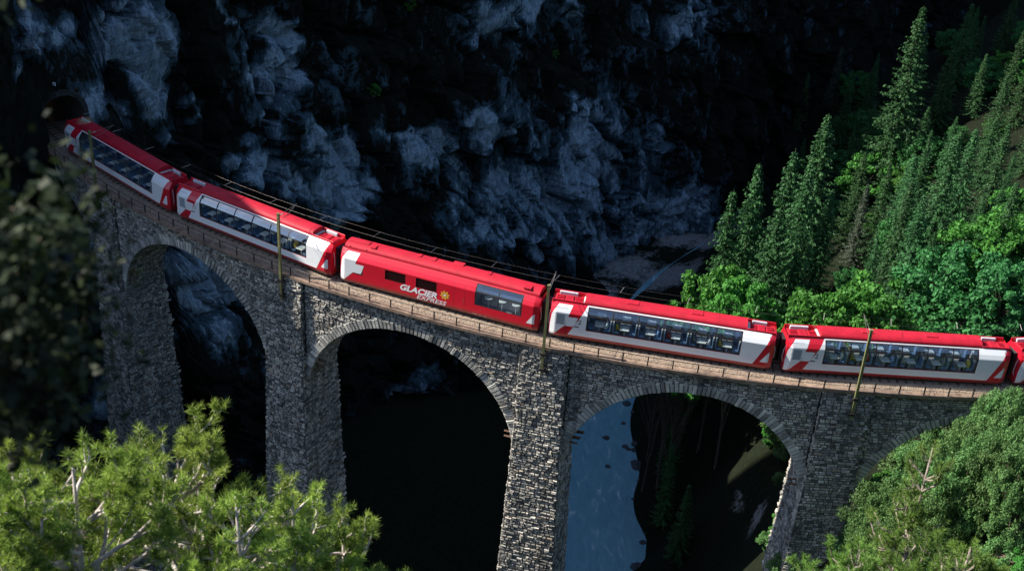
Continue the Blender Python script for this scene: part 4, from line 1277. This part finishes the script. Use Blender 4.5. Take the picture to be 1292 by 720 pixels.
def px_height(base, top_y, base_xy):
    """height in metres of something standing at `base` whose top shows at picture row top_y"""
    lo, hi = 0.5, 45.0
    for _ in range(40):
        mid = (lo + hi) / 2
        _, y = project((base + np.array([0, 0, mid]))[None])
        if y[0] > top_y: lo = mid
        else: hi = mid
    return lo
# spruces: (foot pixel x, foot pixel y, top pixel y, variant, pale)
spr = [(1018,400,240,4,0),(1047,138,58,1,1),(1012,78,-6,3,0),(964,126,48,3,0),
 (1006,172,92,3,0),(981,142,104,1,0),(996,150,112,0,1),(1127,72,14,2,0),(1200,118,4,0,0),(1172,60,-14,1,0),(1264,66,-8,2,0),(1163,350,168,2,0),(1192,318,162,4,0),
 (1122,340,196,0,0),(1072,340,232,1,1),(1128,405,245,4,0),(1150,412,292,2,0),(956,402,318,0,1),(985,400,352,3,0),(1178,420,318,2,0),(1236,425,330,1,0),(1080,420,300,3,0),(1060,250,160,3,0),(1096,330,205,1,0),
 (1225,95,20,3,0),(1145,150,40,1,0),(940,345,240,4,0)]
wds = ['rising behind the fourth coach', 'with narrow crown on the dark slope', 'with broad drooping boughs on the wooded slope', 'standing slim and apart on the shaded slope', 'with a ragged crown among leafy trees']
for bx, by, ty, v, pale in spr:
    p, s = hit(bx, by)
    p[2] = ground1(p[0], p[1]) - .3
    h = px_height(p, ty, (bx, by))
    h = min(h, 34)
    size = 'towering' if h > 27 else 'tall' if h > 20 else 'middling' if h > 14 else 'small'
    look = ('pale grey green ' + ('thin', 'loose')[v]) if pale else ('full dark green', 'narrow dark green', 'broad drooping dark green', 'very slim dark green', 'ragged footed dark green')[v]
    wo = 'close behind the coach with the mast' if p[1] < -36 else ('at the river side edge of the wood' if p[0] < 20 else 'alone in the dark upper gorge' if p[1] > 80 else 'at the top of the steep wood' if p[0] > 48 else 'in the middle of the steep wood')
    lab = size + ' ' + look + ' spruce ' + wo
    place('spruce_tree', (SPP if pale else SP)[v], p, h, 24.0, lab, 'tree', 'spruces on the slope behind the train', wide=1.0 if h > 10 else 1.15)
occupied = [(bx, by) for bx, by, *_ in spr] + [(945, 370), (1000, 370), (1030, 340), (1110, 260), (985, 390), (1120, 200), (1130, 140)]
for k in range(500):
    bx, by = rnd.uniform(985, 1300), rnd.uniform(40, 415)
    if by < 150 and bx < 1090: continue
    if min((bx - a) ** 2 + ((by - b) * 1.4) ** 2 for a, b in occupied) < 36 ** 2: continue
    occupied.append((bx, by))
    p, s = hit(bx, by)
    p[2] = ground1(p[0], p[1]) - .3
    v = rnd.randrange(5)
    hh_ = rnd.uniform(7, 17)
    lab = ('low', 'mid height', 'high')[min(2, int((hh_ - 7) / 3.4))] + ' ' + ('full', 'narrow', 'broad', 'very slim', 'bare footed')[v] + ' spruce packed deep in the dense wood ' + ('near the train' if p[1] < -25 else 'up the steep slope' if p[0] > 45 else 'on the middle slope')
    place('spruce_tree', SP[v], p, hh_, 24.0, lab, 'tree', 'spruces deep in the wood')
dec = [(1040,415,378,2,0),
 (1088,262,188,1,0),(1062,225,190,3,0),(1105,225,182,2,0),(1285,420,340,2,0),(1212,425,375,3,0),(1245,360,280,2,0),(1180,425,385,0,0),(1135,425,385,1,0),(1260,425,380,3,0),(1225,370,300,3,0),(1140,330,270,3,0),(965,412,385,2,0)]
for bx, by, ty, v, _ in dec:
    p, s = hit(bx, by)
    p[2] = ground1(p[0], p[1]) - .3
    h = min(max(px_height(p, ty, (bx, by)), 3.5), 17)
    lab = ['bright light green leafy tree close behind the coaches', 'wide bright green leafy tree behind the train', 'deep green upright leafy tree on the slope behind the train', 'deep green wide leafy tree on the slope behind the train'][v]
    place('leafy_tree', BL[v], p, h, [11, 11, 12, 10][v], lab, 'tree', 'leafy trees behind the train')

TALL = [broadleaf_meshes(31, H=22, W=4.9, mat='leaf', leaf=.2, nclump=90, per=150, low=.82), broadleaf_meshes(32, H=22, W=4.6, mat='leaf', leaf=.2, nclump=90, per=150, low=.82)]
for k in range(300):
    bx, by = rnd.uniform(1040, 1300), rnd.uniform(60, 415)
    if by < 130 and bx < 1180: continue
    if min((bx - a) ** 2 + ((by - b) * 1.4) ** 2 for a, b in occupied) < 30 ** 2: continue
    occupied.append((bx, by))
    p, s = hit(bx, by); p[2] = ground1(p[0], p[1]) - .3
    v = rnd.choice((2, 3, 3, 0))
    hh_ = rnd.uniform(4, 8.5)
    place('leafy_tree', BL[v], p, hh_, [11, 11, 12, 10][v], ('small ', 'larger ')[hh_ > 6.2] + ('light green', '', 'upright deep green', 'wide deep green')[v] + ' leafy understorey tree among spruces ' + ('near the train' if p[1] < -25 else 'up the steep slope' if p[0] > 45 else 'on the middle slope'), 'tree', 'understorey trees of the wood')
for px, py, Y, v, lab in ((962, 188, -24, 2, 'broad tall spruce leading the wood on the river side, fully sunlit'), (926, 238, -26, 0, 'shorter full spruce beside the broad leading one at the river edge'), (1004, 188, -26, 0, 'tall full spruce right behind the broad leading spruce'),
      (1046, 144, -12, 2, 'tall broad spruce topping the front group of the wood'), (1166, 8, 6, 2, 'tallest spruce of all, towering over the whole wood'), (1024, 205, -32, 4, 'ragged footed spruce squeezed between tall front spruces'), (985, 262, -34, 2, 'low broad spruce in front of the tall front spruces')):
    p = at_plane(px, py, Y); g = ground1(p[0], p[1]) - .3; h = min(p[2] - g, 36); print('spruce', px, round(h, 1))
    place('spruce_tree', SP[v], (p[0], p[1], g), h, 24.0, lab, 'tree', 'spruces on the slope behind the train', wide=1.0 if h < 28 else 28 / h)
# leafy trees close behind the viaduct: top pixel and distance plane (metres north of the curve centre)
for px, py, Y, v, lab in ((884, 322, -46, 0, 'big bright green leafy tree overhanging the gap of river and coach roof'), (848, 346, -40, 1, 'bright leafy tree leaning out toward the pale river bank'), (918, 338, -44, 1, 'bright leafy tree at the foot of the tallest dark spruces'),
      (942, 362, -50, 0, 'smaller bright leafy tree just above the coach roof'), (866, 360, -42, 0, 'low bright leafy tree touching the coach roof line'), 
      (1072, 355, -66, 1, 'round bright leafy tree behind the coach with the mast'), (1106, 350, -64, 0, 'round leafy tree beside another behind the coach with the mast'), (1265, 262, -50, 1, 'broad light green leafy tree high on the slope edge'), (1290, 236, -42, 0, 'tall light green leafy tree cut by the picture edge'),
      (1232, 322, -58, 3, 'deep green leafy tree below the broad light green one'), (1284, 330, -62, 2, 'deep green leafy tree behind the hidden end coach')):
    p = at_plane(px, py, Y); g = ground1(p[0], p[1]); h = p[2] - g + .3
    h = max(4.0, min(h, 30)); print('leafy', px, round(h, 1))
    if h > 14 and px < 960: place('leafy_tree', TALL[v % 2], (p[0], p[1], g - .3), h, 22, lab, 'tree', 'leafy trees behind the train', wide=22 / h)
    else: place('leafy_tree', BL[v], (p[0], p[1], g - .3), h, [11, 11, 12, 10][v], lab, 'tree', 'leafy trees behind the train', wide=min(1.15, 13 / h) if h > 13 else 1.0)
# dark undergrowth spruces on the shaded river bank
for bx, by, ty, v in ((842,600,505,1),(850,560,490,0),(835,660,560,3),(835,520,492,0),(855,705,610,1)):
    p, s = hit(bx, by); p[2] = ground1(p[0], p[1]) - .3
    place('spruce_tree', SP[v], p, min(px_height(p, ty, 0), 14), 24.0, 'small black looking spruce in deep shade on the river bank under the arch', 'tree', 'shaded spruces on the river bank')

# shrubs on the sunny spur in front of the viaduct
SH = [broadleaf_meshes(41, H=3.0, W=2.0, mat='shrub', leaf=.065, nclump=60, per=170, low=0.0), broadleaf_meshes(42, H=2.4, W=2.3, mat='shrub', leaf=.07, nclump=60, per=170, low=0.0),
      broadleaf_meshes(43, H=3.6, W=1.7, mat='leaf', leaf=.07, nclump=55, per=170, low=0.0)]
shr = [(1285,545,2.9,0),(1255,520,2.6,1),(1230,540,2.8,0),(1275,500,3.0,2),(1205,560,2.4,1),(1240,580,2.4,0),(1280,590,2.7,1),(1215,600,2.0,1),(1265,640,2.2,0),(1288,660,2.4,1),(1180,600,2.2,0),
       (1150,640,2.4,2),(1120,660,2.6,0),(1265,690,2.2,1),(1230,715,2.4,0),(1180,715,2.2,2),(1140,710,2.2,1),(1090,700,2.5,2),(1060,715,2.4,0),(1030,725,2.6,2),(990,725,2.8,2),(950,735,3.0,0),(1290,620,2.2,2),
       (985,650,3.2,2),(1002,625,2.6,0),(1165,560,2.4,1),(1195,525,2.2,1),(1290,520,3.2,0),(1262,478,2.6,1),(1288,480,3.0,0),(1000,700,2.4,1),(1245,505,2.4,2),(1110,725,2.6,0),(1290,710,2.6,2),(1200,665,1.6,1),(1150,680,2.0,1),(985,515,3.0,0),(1002,528,3.0,1),(972,535,2.8,2),(1004,500,3.2,0),(992,548,2.2,1),(1015,600,2.4,0),(1000,590,2.0,1),(1010,640,2.6,1),(975,665,2.2,0),(1150,600,3.0,0),(1130,620,3.0,1),(1175,575,3.0,0),(1110,600,3.0,2),(1140,570,2.6,1),(1160,545,2.5,0),(1290,470,6.0,0),(1285,500,5.5,2),(1250,520,5.0,0),(1288,540,5.0,1),(1225,545,4.2,1),(1262,560,4.4,2)]
for bx, by, h, v in shr:
    p, s = hit(bx, by + 12 + h * 6); p[2] = ground1(p[0], p[1]) - .25
    lab = ['rounded green shrub on the sunny spur below the viaduct end', 'low spreading green shrub on the sunny spur below the viaduct end', 'upright fresh green shrub on the sunny spur below the viaduct'][v]
    lab = ('knee high ' if h < 2.3 else 'man high ' if h < 3.5 else 'big ') + lab
    place('shrub', SH[v], p, h, [3.0, 2.4, 3.6][v], lab, 'shrub', 'shrubs on the spur in front of the viaduct')
BIG = [broadleaf_meshes(51, H=6.0, W=3.0, mat='shrub', leaf=.065, nclump=130, per=210, low=0.0), broadleaf_meshes(52, H=6.0, W=3.4, mat='shrub', leaf=.06, nclump=140, per=210, low=0.0), broadleaf_meshes(53, H=6.0, W=2.5, mat='shrub', leaf=.065, nclump=110, per=210, low=0.05)]
for k, (bx, by, h) in enumerate(((1215,640,3.6),(1255,610,4.2),(1180,640,3.4),(1284,640,4.4),(1240,670,3.2),(1120,690,3.4),(1205,590,3.0),(1275,700,3.4),(1150,650,3.0),(1060,700,3.6))):
    p, s = hit(bx, by); p[2] = ground1(p[0], p[1]) - .2
    place('young_spruce', SPP[k % 2] if k % 3 else SP[2], p, h, 24.0, ('light grey green' if k % 3 else 'dark green') + ' young conifer among the shrubs on the sunny spur', 'tree', 'young conifers on the spur', wide=1.7)
for k, (px, py, Y) in enumerate(((1290,444,-104.5),(1274,466,-105),(1256,490,-105.5),(1240,510,-106.5),(1216,528,-107),(1192,545,-108),(1166,560,-109),(1286,488,-107),(1262,520,-108),(1236,545,-110),(1288,535,-110),(1266,570,-112),(1206,572,-111),(1145,575,-109),(1128,592,-109),(1296,470,-106),(1180,590,-112),(1292,590,-114))):
    p = at_plane(px, py, Y); g = ground1(p[0], p[1]) - .3; h = max(2.0, min((p[2] - g) * 1.42, 10.0))
    v = k % 3
    place('shrub', BIG[v], (p[0], p[1], g), h, 6.0, ('low ' if h < 3.2 else 'tall ' if h > 5.5 else 'medium ') + ['rounded green shrub crowding against the viaduct end', 'spreading green shrub crowding against the viaduct end', 'upright fresh green shrub crowding against the viaduct end'][v], 'shrub', 'shrubs at the viaduct end', wide=min(1.0, 5.0 / h))
# small bushes clinging to the cliff, and a white marker board by the tunnel
cux, cuy = project(CV); cdep = np.linalg.norm(CV - CAM, axis=1)
def on_cliff(px, py):
    k = np.where((cux - px) ** 2 + (cuy - py) ** 2 < 36)[0]
    return CV[k[np.argmin(cdep[k])]]
for px, py, h, lab in ((474, 118, 2.2, 'small yellow green bush clinging to the dark cliff above the dining car'), (520, 12, 2.6, 'small yellow green bush high on the black cliff face'), (706, 72, 1.6, 'tiny bush alone in the blackest part of the cliff')):
    place('cliff_bush', SH[2], on_cliff(px, py) - np.array([0, 0, .3]), h, 3.6, lab, 'bush', 'bushes on the cliff')
q = on_cliff(73, 108); vdir = unit(CAM - q)
mb = MB(); mb.bevbox(-.3, .3, -.05, .05, -.17, .17, .02); o = mb.build('marker_board', M['white']); o.location = q + vdir * .25; o.rotation_euler = (0, 0, -.6)
tag(o, 'tiny white marker board fixed on the dark rock above the tunnel', 'sign')

# ================================================================== FOREGROUND PINES
def pine(name, top, label, seed, crown=4.5, spread=2.6, dens=1.0, lean=(0, 0), tuft=.15, mat='pine'):
    rg = np.random.default_rng(seed)
    gz = ground1(top[0] + lean[0], top[1] + lean[1]) - .4
    base = np.array([top[0] + lean[0], top[1] + lean[1], gz])
    H = top[2] - gz
    e = empty(name, base)
    mb = MB(); n = 12
    f = np.linspace(0, 1, n)
    tx = -lean[0] * f ** 1.5 + .25 * np.sin(f * 5 + seed) * f * (1 - f); ty = -lean[1] * f ** 1.5 + .25 * np.cos(f * 4 + seed) * f * (1 - f)
    TR = np.stack([tx, ty, f * H], -1)
    mb.tube(TR, np.interp(f, [0, .7, 1], [.20, .09, .02]), 8)
    bk = M['pine_bark'] if mat == 'pine' else M['young_bark']
    mb.build('trunk', bk, e, True)
    bm_ = MB(); C = []; D = []
    def spray(pts, d):
        # tufts along the last stretch of a twig
        for q in np.linspace(.55, 1.0, 3):
            i_ = q * (len(pts) - 1); a = int(i_); b = min(a + 1, len(pts) - 1); p = pts[a] + (pts[b] - pts[a]) * (i_ - a)
            C.append(p); D.append(unit(d + rg.normal(0, .25, 3) + np.array([0, 0, .25])))
    def br(p, d, L, r, depth):
        m = 5; pts = [p]; dd = d.copy()
        for k in range(m):
            dd = unit(dd + rg.normal(0, .16, 3) + np.array([0, 0, .07 + .05 * (depth == 0)]))
            pts.append(pts[-1] + dd * L / m)
        pts = np.array(pts)
        bm_.tube(pts, np.linspace(r, r * .5, m + 1), 5 if r > .012 else 3)
        if depth == 0:
            spray(pts, dd); return
        nk = {2: 5, 1: 4}[depth]
        for k in range(int(nk * dens + rg.random())):
            q = rg.uniform(.3, 1.0); i_ = min(m, int(q * m + .5))
            br(pts[i_], unit(dd + rg.normal(0, .55, 3) + np.array([0, 0, .15])), L * rg.uniform(.35, .55), r * .5, depth - 1)
        if depth == 1: spray(pts, dd)
    z = H - crown
    while z < H - .1:
        g = (H - z) / crown
        L = spread * (g ** .7) * rg.uniform(.7, 1.1) + .15
        for k in range(rg.integers(3, 6)):
            a = rg.uniform(0, 6.28)
            c = np.array([np.interp(z, TR[:, 2], TR[:, 0]), np.interp(z, TR[:, 2], TR[:, 1]), z])
            if L < .5: br(c, unit(np.array([math.cos(a), math.sin(a), .9])), L, .012, 0); continue
            br(c, unit(np.array([math.cos(a), math.sin(a), .25 + .5 * (1 - g)])), L, .020 + .018 * L, 2 if L > .9 else 1)
        z += rg.uniform(.32, .55)
    br(TR[-1] - np.array([0, 0, .3]), np.array([0, 0, 1.0]), .5, .012, 0)
    bm_.build('branches', bk, e, True)
    C = np.array(C); D = np.array(D)
    per = 24
    idx = np.repeat(np.arange(len(C)), per)
    d = unit(D[idx] * .75 + rg.normal(0, .6, (len(idx), 3)))
    Ln = tuft * rg.uniform(.7, 1.25, (len(idx), 1))
    sd_ = unit(np.cross(d, rg.normal(0, 1, d.shape))) * .0068
    a = C[idx] + d * Ln * .06; b = C[idx] + d * Ln
    V = np.stack([a - sd_, a + sd_, b], 1).reshape(-1, 3)
    link('needles', mesh_np('needles', V, None, np.arange(len(V)).reshape(-1, 3), M[mat]), e)
    tag(e, label, 'tree', 'foreground pines')
    return len(V) // 3
NT = 0
for (px, py, dist, lab, sd_, cr, spd, dn, ln_) in (
    (205, 560, 21.0, 'sunlit yellow green pine crown, the tallest of the left clump below the viewpoint', 3, 4.2, 2.3, 1.0, (.5, -.5)),
    (92, 590, 18.0, 'sunlit pine with pale twisted branches on the outer side of the clump', 5, 3.4, 2.0, 1.0, (-.3, -.4)),
    (15, 585, 19.0, 'pine at the outermost end of the clump, half in shade', 6, 3.0, 1.7, .9, (0, -.4)),
    (298, 640, 20.0, 'low pine top between two taller pines of the clump', 7, 2.6, 1.3, 1.0, (.3, -.3)),
    (368, 622, 22.0, 'slender sunlit pine top in front of the dark second pier', 8, 3.0, 1.3, 1.0, (.2, -.4)),
    (432, 652, 23.0, 'small pine with reddish tips beside the dark main arch', 9, 2.6, 1.2, .9, (.1, -.4)),
    (1178, 562, 30.0, 'young pine with bare grey stem in front of the green shrubs', 12, 5.0, 1.35, .75, (.2, -.3)),
    (1225, 690, 27.0, 'short bushy pine beside the young pine on the spur', 13, 2.4, 1.2, .9, (.1, -.3)),
    (1085, 690, 29.0, 'short pine top in front of the shaded fourth pier', 14, 2.6, 1.2, .8, (.1, -.3)),
    ):
    NT += pine('pine_tree', at_dist(px, py, dist), lab, sd_, cr, spd, dn, ln_, mat='pine_green' if px > 700 else 'pine')
print('needles', NT)

# broadleaf tree beside the viewpoint: its shaded outer twigs hang into the view
rg = np.random.default_rng(77)
tc = at_dist(-260, 400, 5.2)
tb_ = np.array([tc[0] - 1.0, tc[1] - .6, 0]); tb_[2] = ground1(tb_[0], tb_[1]) - .3
e = empty('overhanging_tree', tb_)
tag(e, 'dark out of focus leafy branches of a tree right beside the viewpoint', 'tree')
mb = MB(); bpy.context.view_layer.update()
c0 = tc - tb_
mb.tube([(0, 0, 0), c0 * np.array([.3, .3, .5]), c0, c0 + np.array([.2, .1, 1.5])], [.14, .11, .06, .02], 8)
mb.build('trunk', M['bark'], e, True)
mb = MB(); CC = []
for px, py, dd in ((62,262,4.2),(110,292,4.5),(75,300,4.4),(20,300,4.0),(60,350,4.2),(125,345,4.6),(30,430,4.1),(130,435,4.7),(-20,420,4.0),(-30,330,4.0),(20,470,4.2),(40,520,4.4),(-20,510,4.2),(-40,380,3.9),(30,400,4.0),(10,360,4.1),(60,450,4.4),(5,330,4.3),(80,400,4.4),(45,480,4.3)):
    q = at_dist(px - 22, py, dd) - tb_
    s0 = c0 + np.array([0, 0, rg.uniform(-1.0, .5)])
    mid = (s0 + q) / 2 + np.array([0, 0, .1])
    mb.tube([s0, mid, q], [.03, .015, .005], 5)
    for k in range(8):
        CC.append(q + rg.normal(0, .075, 3)); 
    for k in range(5): CC.append(mid + (q - mid) * rg.random() + rg.normal(0, .09, 3))
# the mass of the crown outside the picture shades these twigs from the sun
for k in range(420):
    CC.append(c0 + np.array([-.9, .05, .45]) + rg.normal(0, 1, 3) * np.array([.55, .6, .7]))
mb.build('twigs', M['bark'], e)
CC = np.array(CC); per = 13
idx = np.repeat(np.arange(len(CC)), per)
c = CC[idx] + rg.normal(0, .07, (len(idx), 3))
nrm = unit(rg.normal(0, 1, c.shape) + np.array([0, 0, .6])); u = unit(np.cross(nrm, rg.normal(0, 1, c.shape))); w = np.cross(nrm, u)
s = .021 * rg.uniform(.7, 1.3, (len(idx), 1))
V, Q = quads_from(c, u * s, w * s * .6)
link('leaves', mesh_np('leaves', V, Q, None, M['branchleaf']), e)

# fallen trunk and boulders on the spur
p, s = hit(1205, 632); q, s = hit(1255, 600)
lg = empty('fallen_trunk', p)
tag(lg, 'bleached fallen tree trunk lying on the gravel between shrubs', 'log')
d = q - p
mb = MB(); mb.tube([(0, 0, .15), d * .35 + np.array([0, .1, .3]), d * .7 + np.array([0, 0, .3]), d + np.array([0, 0, .2])], [.20, .17, .13, .08], 8); mb.build('stem', M['dead'], lg, True)
for k in range(4):
    a = d * (.25 + .2 * k) + np.array([0, 0, .25]); v_ = unit(rg.normal(0, 1, 3) + np.array([0, 0, .8]))
    mb = MB(); mb.tube([a, a + v_ * .5, a + v_ * .9 + np.array([.1, 0, .1])], [.05, .03, .01], 5); mb.build('broken_branch', M['dead'], lg)
def boulder(name, p, r, label, group, mat):
    n, m = 7, 10; rings = []
    for i_ in range(1, n):
        a = math.pi * i_ / n
        rings.append([(r * math.sin(a) * math.cos(b) * rnd.uniform(.8, 1.2), r * math.sin(a) * math.sin(b) * rnd.uniform(.8, 1.2), -r * .6 * math.cos(a) * rnd.uniform(.85, 1.15)) for b in np.linspace(0, 6.283, m, endpoint=False)])
    mb = MB(); mb.loft(rings); o = mb.build(name, mat); o.location = p; o.rotation_euler[2] = rnd.uniform(0, 6)
    tag(o, label, 'boulder', group)
M['rock'] = plain('river_rock', (0.06, 0.065, 0.07), 0.9, var=.4, scale=2, bump=.6)
def zplane(px, py, z):
    r = ray(px, py); return CAM + r * (z - CAM[2]) / r[2]
for k in range(20):
    Yb = rnd.uniform(-69, -12); xs_ = np.arange(-12, 6, .25); gz_ = ground(xs_, np.full(len(xs_), Yb))
    xb = xs_[np.argmax(gz_ > -62.0)]
    boulder('bank_boulder', np.array([xb + rnd.uniform(-1.6, .8), Yb, -62.0]), rnd.choice((.3, .4, .5, .7, .9)), 'dark boulder lying on the shaded river bank at the water edge', 'boulders along the river bank', M['rock'])
for px, py, r in ((765,552,.7),(767,588,.55)):
    p = zplane(px, py, -62.0); boulder('river_boulder', p - np.array([0, 0, .15]), r, 'dark boulder breaking the surface of the blue river', 'boulders in the river', M['rock'])

# ================================================================== PASSENGERS
def person_mesh():
    J = [(0, 0, .56, .15), (0, 0, .78, .15), (-.02, 0, 1.0, .155), (0, 0, 1.13, .055), (.02, 0, 1.24, .09), (.03, 0, 1.33, .085),
         (0, .19, 1.02, .065), (.08, .24, .80, .05), (.30, .18, .80, .04), (0, -.19, 1.02, .065), (.08, -.24, .80, .05), (.30, -.18, .80, .04),
         (.02, .10, .54, .095), (.42, .11, .55, .075), (.42, .11, .12, .05), (.52, .11, .06, .045), (.02, -.10, .54, .095), (.42, -.11, .55, .075), (.42, -.11, .12, .05), (.52, -.11, .06, .045)]
    E = [(0, 1), (1, 2), (2, 3), (3, 4), (4, 5), (2, 6), (6, 7), (7, 8), (2, 9), (9, 10), (10, 11), (0, 12), (12, 13), (13, 14), (14, 15), (0, 16), (16, 17), (17, 18), (18, 19)]
    me = bpy.data.meshes.new('person'); me.from_pydata([j[:3] for j in J], E, [])
    o = bpy.data.objects.new('person', me); COL.objects.link(o)
    o.modifiers.new('skin', 'SKIN'); sub = o.modifiers.new('sub', 'SUBSURF'); sub.levels = 1
    for k, j in enumerate(J):
        d = me.skin_vertices[0].data[k]; d.radius = (j[3], j[3]); d.use_root = (k == 0)
    bpy.context.view_layer.update()
    r = bpy.data.meshes.new_from_object(o.evaluated_get(bpy.context.evaluated_depsgraph_get()))
    bpy.data.objects.remove(o)
    return r
skin = plain('skin', (0.50, 0.30, 0.22), 0.6); hair = plain('hair', (0.06, 0.04, 0.03), 0.6); trous = plain('trousers', (0.05, 0.06, 0.09), 0.8)
PM = person_mesh()
def dressed(col):
    me = PM.copy()
    for m in (plain('shirt', col, 0.8), skin, hair, trous): me.materials.append(m)
    for p in me.polygons:
        c = p.center
        p.material_index = 3 if c.z < .60 and c.x > .12 or c.z < .5 else 2 if (c.z > 1.34 or (c.z > 1.2 and c.x < -.02)) else 1 if c.z > 1.11 or (c.x > .24 and c.z > .7) else 0
        p.use_smooth = True
    return me
CLO = [('white', (.8, .8, .78)), ('yellow', (.75, .55, .08)), ('red', (.6, .05, .05)), ('light blue', (.3, .45, .7)), ('grey', (.3, .3, .3))]
PME = [(n, dressed(c)) for n, c in CLO]
bpy.context.view_layer.update()
bw = (WX1 - WX0) / 6
for ck, bays in ((3, ((0, 1, 0), (1, -1, 1), (2, 1, 3), (3, -1, 2), (4, 1, 0), (4, -1, 4), (5, -1, 1))), (4, ((0, 1, 0), (1, -1, 1), (1, 1, 2), (2, 1, 3), (3, -1, 0), (4, 1, 4), (5, 1, 1))), (1, ((4, 1, 0), (5, -1, 1)))):
    Mw = cars[ck].matrix_world
    nmc = {3: 'the coach behind the dining car', 4: 'the coach with the mast', 1: 'the half shaded coach'}[ck]
    for bay, d, ci in bays:
        loc = Mw @ Vector((WX0 + (bay + .5) * bw + d * .66, -.74, .92))
        o = link('person', PME[ci][1], None, loc=loc, rot=(0, 0.02, cars[ck].rotation_euler[2] + (0 if d < 0 else math.pi)))
        tag(o, 'passenger in %s top at the %s window of %s' % (PME[ci][0], ('first', 'second', 'third', 'fourth', 'fifth', 'sixth')[bay], nmc), 'person', 'passengers seated in the coaches')
